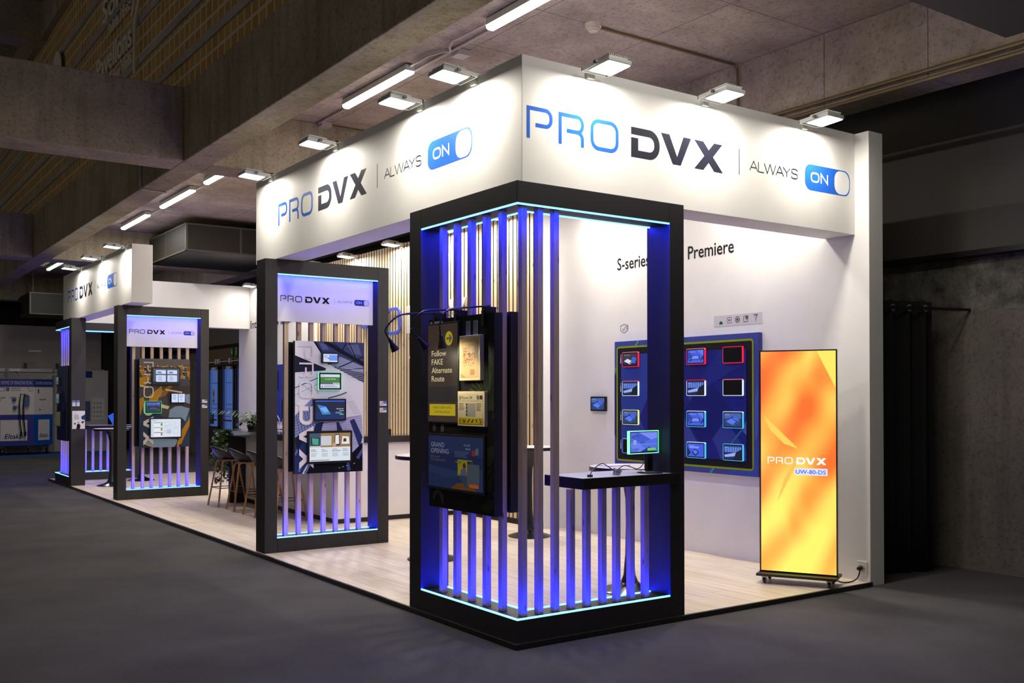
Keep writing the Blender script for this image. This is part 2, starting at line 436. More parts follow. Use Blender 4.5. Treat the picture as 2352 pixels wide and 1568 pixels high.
t = Thing('warning_notice', 'white notice with a red round no-entry mark on an exit door pane', 'sign', (5.24, 22.0, 1.5))
t.part('sheet', MB().box(5.245, 5.255, 21.93, 22.07, 1.45, 1.85), mat((190, 186, 182), .6))
a = Art((5.245, 22.07, 1.45), W=.14, H=.4, **NX); a.circ(.07, .27, .055, (150, 40, 40)); a.rect(.06, .08, .24, .30, (220, 215, 210)); a.rect(.02, .12, .05, .09, (150, 40, 40)); a.build('print', t.o, loc=t.loc)
t = Thing('notice', 'green instruction notice fixed low on the exit door', 'sign', (5.23, 22.1, .9))
t.part('sheet', MB().box(5.235, 5.245, 21.95, 22.25, .88, 1.18), mat((24, 84, 56), .6))
a = Art((5.235, 22.25, .88), W=.3, H=.3, **NX); a.lines(.03, .27, .23, 4, .06, (110, 160, 130)); a.build('print', t.o, loc=t.loc)
t = Thing('conduit', 'grey surface conduit with junction boxes running above the exit doors', 'conduit', (5.25, 21, 2.5))
t.part('pipe', MB().tube([(5.22, 18, 2.58), (5.22, 23.5, 2.58)], .014), HOUS)
for y in (19.6, 20.5, 21.4, 21.6): t.part('junction_box', MB().box(5.18, 5.25, y, y+.1, 2.53, 2.66), HOUS)
a = MB()
for k in range(26): a.add([(5.0, 18+k*.2, .004), (5.0, 18.1+k*.2, .004), (5.08, 18.16+k*.2, .004), (5.08, 18.06+k*.2, .004)], [(0,1,2,3)], mat((150, 130, 40), .8))
for k in range(26): a.add([(5.0, 18.1+k*.2, .004), (5.0, 18.2+k*.2, .004), (5.08, 18.26+k*.2, .004), (5.08, 18.16+k*.2, .004)], [(0,1,2,3)], mat((30, 30, 30), .8))
single(a.build('floor_tape', loc=(5.04, 20.5, .004)), 'black and yellow hazard tape on the floor before the exit doors', 'tape')
t = Thing('crowd_barrier', 'dark post barrier standing on a flat foot beyond the open exit door', 'barrier', (5.8, 21.0, 0))
t.part('post', MB().box(5.78, 5.82, 20.97, 21.03, .02, 1.05), BLACKP); t.part('rail', MB().box(5.77, 5.83, 20.2, 21.8, 1.0, 1.1), BLACKP); t.part('foot', MB().box(5.65, 5.95, 20.7, 21.3, 0, .03), BLACKP)

# brick wall lettering and badge
WL = mat((226, 218, 202), .7)
def wall_letters(txt, y_left, zb, h, width, label, depth=.018):
    a = Art((-.27, y_left, zb), base=.02, **NX); a.text(txt, 0, 0, h, WL, width=width)
    o = a.build('raised_lettering', loc=(-.27, y_left, zb)); md = o.modifiers.new('th', 'SOLIDIFY'); md.thickness = depth; md.offset = -1
    single(o, label, 'lettering')
wall_letters('Sortida', 10.35, 7.19, .34, 2.3, 'large pale raised word Sortida on the ochre block wall')
wall_letters('Salida / Exit', 9.98, 6.93, .16, 1.25, 'small pale raised words Salida / Exit on the ochre block wall')
wall_letters('Pavellons', 10.72, 6.42, .34, 2.05, 'large pale raised word Pavellons on the ochre block wall')
wall_letters('Other Halls', 9.95, 6.17, .17, 1.3, 'small pale raised words Other Halls on the ochre block wall')
single(MB().tube([(-.32, 8.37, 5.93), (-.32, 8.37, 6.60)], .02).tube([(-.32, 8.37, 6.6), (-.32, 8.5, 6.75), (-.32, 8.1, 7.3), (-.32, 8.0, 8.2)], .02).tube([(-.32, 8.37, 6.6), (-.32, 8.2, 6.8), (-.32, 7.7, 7.6), (-.32, 7.6, 8.2)], .02).build('wall_emblem', WL, loc=(-.3, 8.37, 5.9)), 'pale branching line emblem standing beside the raised wordings on the block wall', 'emblem')
a = MB().lathe([(.3, 0), (.3, .03)], n=40, M=Matrix.Translation((-.34, 13.55, 7.4)) @ Matrix.Rotation(PI/2, 4, 'Y'))
single(a.build('wall_badge', WL, loc=(-.3, 13.55, 7.4)), 'pale round disc on the ochre block wall behind the cross beam', 'badge')
o = MB().box(-.36, -.30, 6.9, 7.9, 3.2, 3.7)

# ------------------------------------------------------------------ ceiling services
def batten(y0, y1, label):
    t = Thing('fluorescent_batten', label, 'ceiling light', (1.27, (y0+y1)/2, ZS), group='fluorescent battens in one row under the slab')
    yc = (y0+y1)/2; h = (y1-y0)/2
    t.part('housing', MB().prism([(-.055, .0), (.055, .0), (.05, .06), (-.05, .06)], -h, h, M=Matrix.Translation((1.27, yc, ZS-.075)) @ Matrix.Rotation(PI/2, 4, 'X')), HOUS)
    t.part('diffuser', MB().prism([(-.05, .0), (.05, .0), (.044, -.025), (.026, -.036), (-.026, -.036), (-.044, -.025)], -h, h, M=Matrix.Translation((1.27, yc, ZS-.076)) @ Matrix.Rotation(PI/2, 4, 'X')), TUBE)
    area_light(t.o, (0, 0, -.118), (.09, (y1-y0)*.95), TUBE_W, (1, .95, .88))
batten(-2.3, -.8, 'added unseen fluorescent batten on the slab over the carpet before the stand front')  # out of view, added to light the frames' front faces
batten(-5.4, -3.9, 'added unseen fluorescent batten on the slab over the aisle, farther out')  # another unseen batten, added for the same front light
batten(.7, 2.22, 'fluorescent batten on the slab cut by the top edge of the picture')
batten(3.72, 5.24, 'fluorescent batten on the slab before the cross beam, above the stand corner')
batten(8.95, 10.3, 'short fluorescent batten just past the first cross beam')
batten(11.0, 12.75, 'middle fluorescent batten in the second ceiling bay')
batten(13.7, 15.5, 'last fluorescent batten in the second ceiling bay')
batten(18.6, 20.2, 'small far fluorescent batten just past the second cross beam')
batten(21.4, 23.4, 'smallest far fluorescent batten above the distant stands')
PIPE = mat((176, 168, 160), .5)
def conduit(label, path, r=.012, boxes=(), m_=PIPE):
    t = Thing('conduit', label, 'conduit', path[0]); t.part('pipe', MB().tube(path, r, 8), m_)
    for b_ in boxes: t.part('junction_box', MB().box(b_[0]-.07, b_[0]+.07, b_[1]-.07, b_[1]+.07, ZS-.06, ZS-.005), PIPE)
conduit('pale grey conduit running beside the near fluorescent battens to a junction box', [(1.40, -1, ZS-.02), (1.40, 6.3, ZS-.02)], .014, [(1.5, 3.1), (1.48, 6.3)])
conduit('pale looped conduit joining the two near fluorescent battens', [(1.27, 3.72, ZS-.03), (1.27, 3.35, ZS-.03), (1.31, 3.2, ZS-.03), (1.38, 3.1, ZS-.03), (1.31, 3.0, ZS-.03), (1.25, 2.85, ZS-.03), (1.27, 2.3, ZS-.03)])
BRASS = mat((120, 104, 72), .5, .4)
conduit('brass coloured conduit from the junction box across to the stand top', [(1.5, 6.33, ZS-.02), (3.2, 6.33, ZS-.02)], .012, m_=BRASS)
conduit('pale conduit along the far battens in the second bay', [(1.40, 7.0, ZS-.02), (1.40, 15.8, ZS-.02)], .012, [(1.5, 8.6), (1.5, 13.2)])
conduit('thin conduit dropping down the aisle side of the long beam', [(XB0-.02, 8.2, 5.2), (XB0-.02, 8.2, 4.45), (XB0-.01, 8.2, 4.37), (.05, 8.2, 4.37)], .014)
conduit('dark brass conduit from the smoke detector to the side beam', [(2.19, 1.79, ZS-.02), (4.0, 1.79, ZS-.02), (4.06, 1.79, ZS-.06), (4.07, 1.79, ZS-.2), (4.07, 1.79, ZB-.1)], .014, m_=BRASS)
conduit('upper brass pipe clipped along the side beam', [(4.06, -4, ZB+.06), (4.06, 6, ZB+.06)], .022, m_=BRASS)
conduit('lower brass pipe clipped along the side beam', [(4.05, -4, ZB-.02), (4.05, 6, ZB-.02)], .022, m_=BRASS)
def smoke(x, y, label):
    t = Thing('smoke_detector', label, 'smoke detector', (x, y, ZS))
    t.part('base', MB().lathe([(.075, ZS-.03), (.08, ZS)], x, y, 24), mat((206, 196, 174), .5)); t.part('head', MB().lathe([(.02, ZS-.075), (.045, ZS-.07), (.05, ZS-.055), (.06, ZS-.05), (.062, ZS-.03)], x, y, 24), mat((200, 190, 168), .5))
smoke(2.13, 1.79, 'cream smoke detector on the slab above the big corner sign')
smoke(2.6, 10.4, 'small cream smoke detector on the slab past the first cross beam')
conduit('thin conduit from the far smoke detector', [(2.66, 10.4, ZS-.02), (3.6, 10.4, ZS-.02)], .012, m_=BRASS)
# air ducts
DUCT = mat((48, 46, 40), .6, .1); DUCTF = mat((96, 92, 80), .5, .2)
def duct(x0, x1, y0, y1, z0, z1, label, rods=False):
    t = Thing('air_duct', label, 'duct', ((x0+x1)/2, (y0+y1)/2, z1)); t.part('casing', MB().box(x0, x1, y0, y1, z0, z1), DUCT)
    f = MB(); e = .03
    for z in (z0, z1-e): f.box(x0-.01, x1, y0-.01, y0+e, z, z+e).box(x0-.01, x0+e, y0, y1, z, z+e)
    for x in (x0, x0+1.05, x0+2.1): f.box(x-.01, x+e, y0-.012, y0+e, z0, z1)
    f.box(x0-.012, x0+e, (y0+y1)/2, (y0+y1)/2+e, z0, z1)
    t.part('corner_frame', f, DUCTF)
    if rods:
        for x in (x0+.2, x1-.2): t.part('hanger_rod', MB().tube([(x, (y0+y1)/2, z1), (x, (y0+y1)/2, ZS)], .01), HOUS)
duct(1.98, 4.08, 13.7, 16.25, 4.42, 4.95, 'grey metal air duct box hung under the slab above the far stand end')
duct(1.0, 4.0, 24.5, 26.0, 3.9, 4.5, rods=True, label='distant grey metal air duct box above the far partition wall')
# dark hanging panel over the near right
t = Thing('acoustic_panel', 'dark flat panel hung under the slab over the aisle side of the front', 'panel', (1.6, -4, 4.2))
t.part('board', MB().box(-.6, 3.177, -6.5, -1.54, 4.2, 4.3), mat((84, 80, 70), .7))
for x, y in ((0, -2), (2.8, -2), (2.8, -5)): t.part('hanger_rod', MB().tube([(x, y, 4.3), (x, y, ZS)], .008), HOUS)
# curtain
t = Thing('curtain', 'black eyelet curtain hanging from a rail behind the white side wall', 'curtain', (4.6, .3, 0))
pr_ = []
N_ = 90
for i in range(N_+1):
    u = i/N_; pr_.append((4.12+.78*u, .38-.25*u+.055*math.sin(u*2*PI*4.5)))
cb = MB(); vs = []; fs = []
for j, z in enumerate((.01, .8, 1.6, 2.4, 2.54)):
    for (x, y) in pr_: vs.append((x, y, z))
for j in range(4):
    for i in range(N_): fs.append((j*(N_+1)+i, j*(N_+1)+i+1, (j+1)*(N_+1)+i+1, (j+1)*(N_+1)+i))
cb.add(vs, fs); co = t.part('cloth', cb, mat((24, 23, 23), .9), smooth=True)
md = co.modifiers.new('th', 'SOLIDIFY'); md.thickness = .006
for k in range(9):
    i = int((k+.5)/9*N_); x, y = pr_[i]; d = Vector((pr_[i+1][0]-pr_[i][0], pr_[i+1][1]-pr_[i][1], 0)).normalized(); nrm = Vector((d.y, -d.x, 0))
    ring = [Vector((x, y, 2.47))+nrm*.008+(d*math.cos(a)+Vector((0,0,1))*math.sin(a))*.028 for a in [2*PI*q/20 for q in range(21)]]
    t.part('eyelet', MB().tube(ring, .006, 6), mat((214, 206, 190), .3, .6))
single(MB().tube([(4.05, .30, 2.47), (5.24, -.05, 2.47)], .014).build('curtain_rail', BLACKP, loc=(4.6, .1, 2.47)), 'black rail that carries the eyelet curtain', 'rail')

# ================================================================== the stand
ZP = .035
t = Thing('raised_floor', 'pale oak plank floor of the exhibition stand with black edge strip', 'floor', (1.9, 7.7, 0))
t.part('planks', MB().box(-.005, 3.76, -.005, 15.9, 0.001, ZP), OAK)
t.part('edge_strip', MB().box(-.03, -.005, -.03, 15.92, 0.0, ZP+.004).box(-.005, 3.75, -.03, -.005, 0.0, ZP+.004), BLACKP, bevel=.004)
a = Art((.14, 7.42, ZP), (0,1,0), (-1,0,0)); 
single(MB().box(.10, .34, 7.42, 7.76, ZP+.0005, ZP+.003).build('floor_hatch', OAK, loc=(.2, 7.6, ZP)), 'thin outlined floor socket hatch in the oak floor by the aisle edge', 'hatch')

# side wall of the stand (S-series ... World Premiere)
WX, H, HB, A_ = 3.74, 3.96, 3.07, .135
t = Thing('partition_wall', 'tall white side wall of the stand carrying the blue tablet board', 'wall panel', (WX+.1, 7.7, 0))
t.part('panel', MB().box(WX, WX+.197, -.01, 15.75, .0, H), WHITE, bevel=.003)
a = Art((WX, 3.31, 3.085), **NX); a.text('S-series World Premiere', 0, 0, .135, (34, 34, 38), width=1.765); a.build('heading_lettering', t.o, loc=t.loc)
a = Art((WX, 15.05, 3.07), **NX); a.text('Integrated Panel', 0, 0, .17, (44, 44, 48), width=2.2); a.build('far_lettering', t.o, loc=t.loc)
a = Art((WX, 3.258, 2.364), **NX); g = (120, 120, 124)
a.stroke([(.0,.08),(.065,.1),(.13,.08),(.125,.03),(.065,.0),(.005,.03)], .007, g, True); a.stroke([(.035,.05),(.06,.03),(.09,.075)], .008, g); a.text('5', .1, .04, .04, g); a.build('shield_icon', t.o, loc=t.loc)
t2 = Thing('icon_strip', 'pale grey strip of five small icons on the white wall above the tablet board', 'sticker', (WX, 1.49, 2.36))
a = Art((WX, 1.815, 2.352), W=.63, H=.11, **NX); g = (96, 96, 104)
a.rect(0, .63, 0, .11, (206, 202, 206)); a.poly([(.07,.02),(.075,.045),(.095,.055),(.115,.045),(.12,.02)], (30, 110, 60))
a.stroke(rrect(.18,.235,.03,.085,.008), .005, g, True); a.rect(.195,.22,.05,.065, g)
a.stroke([(.315+.028*math.cos(q*PI/8),.058+.028*math.sin(q*PI/8)) for q in range(16)], .008, g, True); a.rect(.3,.33,.045,.07, g)
a.stroke(rrect(.395,.45,.03,.085,.008), .006, g, True); a.rect(.42,.455,.055,.09, g)
a.stroke([(.53,.085),(.57,.085),(.55,.06),(.55,.03)], .006, g); a.rect(.52,.58,.09,.096, g); a.build('print', t2.o, loc=t2.loc)

# fascias
def fascia(label, boxes, faces, loc):
    t = Thing('fascia', label, 'sign fascia', loc)
    b = MB()
    for x in boxes: b.prism(x, HB, H)
    t.part('board', b, WHITE, bevel=.002)
    for fo, uv, x0, kx in faces:
        arts = logo(None, x0, 0, 1.0, kx, split=lambda n: Art(fo, base=.0008, **uv))
        for n, ar in arts.items():
            o = ar.build({'PRO': 'pro_lettering', 'DVX': 'dvx_lettering', 'ALWAYS': 'always_lettering', 'ON': 'on_toggle'}[n], t.o, loc=t.loc)
    return t
TF = .31
fascia('long white L-shaped corner fascia with the PRO DVX ALWAYS ON wordmark on both faces',
       [[(A_, A_), (WX-.002, A_), (WX-.002, A_+TF), (A_+TF, A_+TF), (A_+TF, 5.09), (A_, 5.09)]],
       [((A_+.039, A_, 3.40), NY, 0, 1.0), ((A_, 4.458, 3.404), NX, 0, 1.058)], (A_, A_, HB))
fascia('distant white fascia with the PRO DVX wordmark over the far half of the stand',
       [[(A_, 10.29), (A_+TF, 10.29), (A_+TF, 15.12), (WX-.002, 15.12), (WX-.002, 15.38), (A_, 15.38)]],
       [((A_, 14.94, 3.41), NX, 0, 1.075)], (A_, 15.3, HB))

# floodlights: clamped to a wall top, head reaching out d from it
def floodlight(label, x, y, rz, power=FLOOD_W, z=H, tilt=-.06, group=None, d=0.0):
    """local frame: wall top edge along x, head reaches out towards -y"""
    t = Thing('floodlight', label, 'floodlight', (x, y, z), rz, local=True, group='floodlights clamped along the stand tops')
    T = Matrix.Translation((0, -.065-d, -.055)) @ Matrix.Rotation(tilt, 4, 'X') @ Matrix.Diagonal((.84, .84, .9, 1))
    o = t.part('housing', MB().prism([(-.125, -.29), (.125, -.29), (.125, -.02), (-.125, -.02)], 0, .035, M=T).box(-.10, .10, -.27, -.04, .035, .055, M=T), HOUS, bevel=.006)
    g = MB()
    for k in range(11): g.box(-.1+k*.02, -.094+k*.02, -.27, -.06, .055, .066, M=T)
    t.part('cooling_fin', g, HOUS)
    t.part('lens', MB().prism(rrect(-.118, .118, -.283, -.03, .02, 4), -.004, 0.0, M=T), LENS)
    t.part('bracket', MB().box(-.14, -.132, -.16, .045, .01, .04, M=T).box(.132, .14, -.16, .045, .01, .04, M=T).box(-.14, .14, .037, .045, .01, .04, M=T).box(-.03, .03, -.03, .0, -.07, .012).box(-.03, .03, -.03, .06, .001, .012), HOUS)
    t.part('pivot_knob', MB().lathe([(.016, 0), (.016, .02)], n=12, M=T @ Matrix.Translation((-.14, -.15, .022)) @ Matrix.Rotation(-PI/2, 4, 'Y')).lathe([(.016, 0), (.016, .02)], n=12, M=T @ Matrix.Translation((.14, -.15, .022)) @ Matrix.Rotation(PI/2, 4, 'Y')), mat((90, 90, 88), .4, .5))
    area_light(t.o, T @ Vector((0, -.157, -.007)), (.18, .19), power, rot=(tilt, 0, 0))
    return t
for x, lb in ((.72, 'floodlight over the big PRO letters, first from the fascia corner'), (1.86, 'middle floodlight over the front fascia, above its thin dividing bar'), (3.04, 'floodlight over the ON toggle at the outer end of the front fascia')):
    floodlight(lb, x, A_, 0, d=.03)
for y, lb in ((.71, 'floodlight on the aisle fascia closest to the stand corner'), (1.49, 'second floodlight from the corner on the aisle fascia, over the ON toggle'), (3.04, 'floodlight on the aisle fascia above the word DVX'), (4.62, 'floodlight on the free end of the long aisle fascia')):
    floodlight(lb, A_, y, -PI/2, d=.03)
for y, lb in ((10.55, 'floodlight at the free end of the distant fascia'), (12.1, 'middle floodlight of the distant fascia'), (13.7, 'floodlight at the outer far end of the distant fascia')):
    floodlight(lb, A_, y, -PI/2, d=.03)

# slatted wall of the store room
SX, SY0, SY1 = 3.50, 4.43, 11.15
t = Thing('slatted_wall', 'tall oak slat wall of the store room with raised white letters', 'wall panel', (SX, 7.8, ZP))
t.part('backing', MB().box(SX+.012, WX-.002, SY0+.012, SY1-.02, ZP, H).box(SX-.006, SX+.02, SY0, SY1, ZP, ZP+.07), mat((14, 13, 12), .8))
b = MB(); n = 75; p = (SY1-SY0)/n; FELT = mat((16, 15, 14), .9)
for i in range(n):
    y0, y1 = SY0+i*p, SY0+i*p+p*.74; v = [(SX,y0,ZP+.07),(SX,y1,ZP+.07),(SX,y1,H),(SX,y0,H),(SX+.012,y0,ZP+.07),(SX+.012,y1,ZP+.07),(SX+.012,y1,H),(SX+.012,y0,H)]
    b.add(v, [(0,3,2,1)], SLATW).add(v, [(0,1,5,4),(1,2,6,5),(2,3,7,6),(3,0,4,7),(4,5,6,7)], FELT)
b.flat = 1
t.part('slat', b, SLATW)
t.part('end_panel', MB().box(SX, WX-.002, SY0, SY0+.011, ZP, H).box(SX-.02, WX-.002, SY1-.02, SY1, ZP, H), WHITE)
sl = Art((SX-.02, 8.9, 2.58), **NX)
def raised(txt_what, name):
    out = logo(None, 0, 0, 1.87, 1.75, pro=(84, 96, 200), dvx=(226, 226, 226), thin=(226, 226, 226), tog=(84, 96, 200), what=txt_what, split=lambda n: Art((SX-.035, 9.407, 2.585), **NX))
    for q, ar in out.items():
        o = ar.build(name+'_letters' if q != 'ON' else 'toggle', t.o, loc=t.loc); md = o.modifiers.new('th', 'SOLIDIFY'); md.thickness = .022; md.offset = -1
raised('P', 'blue'); raised('D', 'white')
ar = Art((SX-.03, 7.70, 2.21), **NX); ar.text('ALWAYS ON', 0, 0, .17, (226, 226, 226), width=1.5); o = ar.build('tagline_letters', t.o, loc=t.loc); md = o.modifiers.new('th', 'SOLIDIFY'); md.thickness = .015; md.offset = -1
for y, lb in ((5.15, 'first floodlight over the slatted wall, seen through the cage slats'), (6.4, 'second floodlight over the slatted wall behind the corner frame'), (7.95, 'floodlight over the slatted wall beside the corner frame post'), (9.5, 'floodlight over the slatted wall above the framed poster'), (10.75, 'floodlight at the inner end of the slatted wall')):
    floodlight(lb, SX-.012, y, -PI/2, WALL_W, d=.0, z=H)
for y, lb in ((1.1, 'floodlight on the white side wall above the standing screen'), (3.35, 'floodlight on the white side wall above the word S-series'), (12.2, 'floodlight on the white side wall past the slatted wall'), (14.6, 'floodlight at the far end of the white side wall by the header')):
    floodlight(lb, WX, y, -PI/2, WALL_W*(1 if y < 10 else .5 if y < 13 else .22), d=.0)

# ------------------------------------------------------------------ black frames with blue light strips
HF, Z0, Z1 = 3.067, .185, 2.92     # frame top, top of the plinth, underside of the top beam
DEP = .245
def strip(parent, t, p, q):
    """a thin light strip from p to q (axis aligned): bright face towards the opening, faintly glowing flanks"""
    r = .0055; up = p[2] < 1.5
    x0, x1, y0, y1, z0, z1 = min(p[0],q[0])-r, max(p[0],q[0])+r, min(p[1],q[1])-r, max(p[1],q[1])+r, p[2]-r, p[2]+r
    v = [(x0,y0,z0),(x1,y0,z0),(x1,y1,z0),(x0,y1,z0),(x0,y0,z1),(x1,y0,z1),(x1,y1,z1),(x0,y1,z1)]
    b = MB(); b.add(v, [(3,2,1,0)], LEDS if up else LED).add(v, [(4,5,6,7)], LED if up else LEDS).add(v, [(0,1,5,4),(1,2,6,5),(2,3,7,6),(3,0,4,7)], LEDS)
    b.flat = 1
    return t.part('led_strip', b, None, parent)
def slat(t, x, y, z0, z1, s=.0225):
    return t.part('slat', MB().box(x-s, x+s, y-s, y+s, z0, z1), PINE, bevel=.002)

# the corner cage at the front
def cage(name, label, Y, sgn, xs, ys, full, shelf):
    """L of two arms from the corner (0, Y); sgn = +1: the aisle arm runs towards +y"""
    t = Thing(name, label, 'display frame', (0, Y, ZP))
    yy = lambda v: Y+sgn*v
    def bx(x0, x1, v0, v1, z0, z1): return MB().box(x0, x1, min(yy(v0), yy(v1)), max(yy(v0), yy(v1)), z0, z1)
    LA, LB = 1.44, 1.515
    t.part('post', bx(0, DEP, LA-.175, LA, ZP, HF), BLACK, bevel=.003)
    t.part('post', bx(LB-.145, LB, 0, DEP, ZP, HF), BLACK, bevel=.003)
    L6 = [(0, yy(0)), (LB-.146, yy(0)), (LB-.146, yy(DEP)), (DEP, yy(DEP)), (DEP, yy(LA-.176)), (0, yy(LA-.176))]
    t.part('top_beam', MB().prism(L6, Z1, HF), BLACK, bevel=.003)
    t.part('plinth', MB().prism(L6, ZP, Z0), BLACK, bevel=.003)
    e = .006
    for z in (Z0+.004, Z1-.004):
        strip(None, t, (e, yy(e), z), (e, yy(LA-.18), z)); strip(None, t, (e, yy(e), z), (LB-.15, yy(e), z))
        strip(None, t, (DEP-.03, yy(DEP-.03), z), (DEP-.03, yy(LA-.18), z)); strip(None, t, (DEP-.03, yy(DEP-.03), z), (LB-.15, yy(DEP-.03), z))
    for v in ys: slat(t, .1, yy(v), Z0, Z1)
    for x in xs: slat(t, x, yy(.1), Z0, Z1 if x < full else 1.008)
    if shelf: t.part('shelf_sheen', MB().box(.537, LB-.146, min(yy(-.018), yy(.418)), max(yy(-.018), yy(.418)), 1.0855, 1.0868), mat((158, 158, 152), .45))  # thin pale sheet paints the sheen that lies on the black shelf
    if shelf: t.part('shelf', MB().box(.535, LB-.05, min(yy(-.02), yy(.42)), max(yy(-.02), yy(.42)), 1.009, 1.086), BLACKT, bevel=.003)
    return t
cage('corner_display_frame', 'tall black L-shaped corner frame with blue lit pine slats at the front of the stand', 0, 1,
     [.114, .248, .384, .522, .662, .806, .936, 1.072, 1.21], [1.1, .902, .704, .512, .315], .45, True)
cage('corner_display_frame', 'distant black L-shaped corner frame with blue light strips at the far aisle end', 15.37, -1,
     [.248, .384, .522, .662, .806, .936, 1.072, 1.21], [1.1, .902, .704, .512, .315, .1], .1, True)

def gate_frame(label, x0, y, label_sign):
    t = Thing('poster_gate', label, 'display frame', (x0, y, ZP), group='upright poster frames')
    W_ = 1.425
    t.part('post', MB().box(x0, x0+.135, y, y+DEP, ZP, HF), BLACK, bevel=.003)
    t.part('post', MB().box(x0+W_-.135, x0+W_, y, y+DEP, ZP, HF), BLACK, bevel=.003)
    t.part('top_beam', MB().box(x0+.136, x0+W_-.136, y, y+DEP, Z1, HF), BLACK, bevel=.003)
    t.part('plinth', MB().box(x0+.136, x0+W_-.136, y, y+DEP, ZP, Z0), BLACK, bevel=.003)
    for z in (Z0+.004, Z1-.004):
        for v in (.006, DEP-.03): strip(None, t, (x0+.14, y+v, z), (x0+W_-.14, y+v, z))
    for x in (.26, .405, .542, .687, .828, .967, 1.102): slat(t, x0+x, y+.095, Z0, Z1)
    sg = Thing('sign_board', label_sign, 'sign', (x0+.7, y+.06, 2.43))
    sg.part('board', MB().box(x0+.14, x0+1.25, y+.045, y+.07, 2.43, 2.914), WHITE)
    arts = logo(None, 0, 0, .292, .292, pro=(24, 26, 48), dvx=(16, 16, 26), thin=(40, 40, 60), tog=(34, 60, 150), knob=(200, 198, 215), split=lambda n: Art((x0+.182, y+.045, 2.637), **NY))
    for n, ar in arts.items(): ar.build({'PRO': 'pro_lettering', 'DVX': 'dvx_lettering', 'ALWAYS': 'always_lettering', 'ON': 'on_toggle'}[n], sg.o, loc=sg.loc)
    return t
gate_frame('black upright frame with blue light strips holding the skyscraper poster', .012, 4.50, 'white header sign with the small wordmark above the skyscraper poster')
gate_frame('black upright frame with blue light strips holding the lecture hall poster', .07, 10.85, 'white header sign with the small wordmark above the lecture hall poster')

# small paper labels on posts
def card(label, fo, uv, wd, ht, grad=True, vert=False, group=None):
    t = Thing('label_card', label, 'label', fo, group='small printed label cards')
    a = Art(fo, W=wd, H=ht, **uv)
    N = Vector(uv['U']).cross(Vector(uv['V'])); U = Vector(uv['U'])*wd; V = Vector(uv['V'])*ht; O = Vector(fo)
    b = MB(); q = [O, O+U, O+U+V, O+V]; b.add([p+N*.0008 for p in q]+[p for p in q], [(0,1,2,3),(7,6,5,4),(0,4,5,1),(1,5,6,2),(2,6,7,3),(3,7,4,0)])
    t.part('sheet', b, mat((228, 228, 236), .4))
    if vert: a.rect(0, wd, ht*.62, ht, (120, 130, 190)); a.lines(wd*.15, ht*.5, wd*.5, 4, ht*.1, (150, 150, 160))
    else: a.rect(wd*.5, wd, ht*.45, ht, (110, 126, 196)); a.text('Android', wd*.1, ht*.66, ht*.14, (40, 40, 50)); a.lines(wd*.1, ht*.52, wd*.5, 3, ht*.13, (150, 150, 164))
    a.build('print', t.o, loc=t.loc); return t
card('upper small label card on the outer post of the skyscraper poster frame', (1.325, 4.5, 1.543), NY, .085, .052)
card('lower small label card on the outer post of the skyscraper poster frame', (1.325, 4.5, 1.470), NY, .085, .052)
card('upper small label card on the outer post of the lecture hall poster frame', (1.385, 10.85, 1.543), NY, .085, .052)
card('lower small label card on the outer post of the lecture hall poster frame', (1.385, 10.85, 1.460), NY, .085, .052)
YF = 15.37-1.44
card('upright label card above the white leaflet on the far frame, first of two', (.02, YF, 1.47), NY, .055, .105, vert=True)
card('upright label card above the white leaflet on the far frame, second of two', (.09, YF, 1.47), NY, .055, .105, vert=True)
t = Thing('leaflet', 'white leaflet with blue picture and dark figure on the far frame post', 'leaflet', (.02, YF, 1.1))
t.part('sheet', MB().box(.02, .235, YF-.006, YF-.001, 1.06, 1.385), mat((232, 230, 232), .5))
a = Art((.02, YF-.006, 1.06), W=.215, H=.325, **NY)
a.poly([(.15,.22),(.215,.26),(.215,.16),(.16,.17)], (40, 60, 130)).poly([(.15,.13),(.215,.14),(.17,.09)], (30, 30, 40)).poly([(.07,.0),(.13,.0),(.14,.06),(.11,.10),(.08,.08)], (30, 28, 36)).circ(.105, .115, .014, (190, 150, 130))
a.text('Let us', .03, .27, .012, (50, 50, 60)); a.lines(.03, .25, .1, 5, .018, (150, 150, 160)); a.rect(.03, .06, .08, .11, (80, 90, 160)); a.build('print', t.o, loc=t.loc)

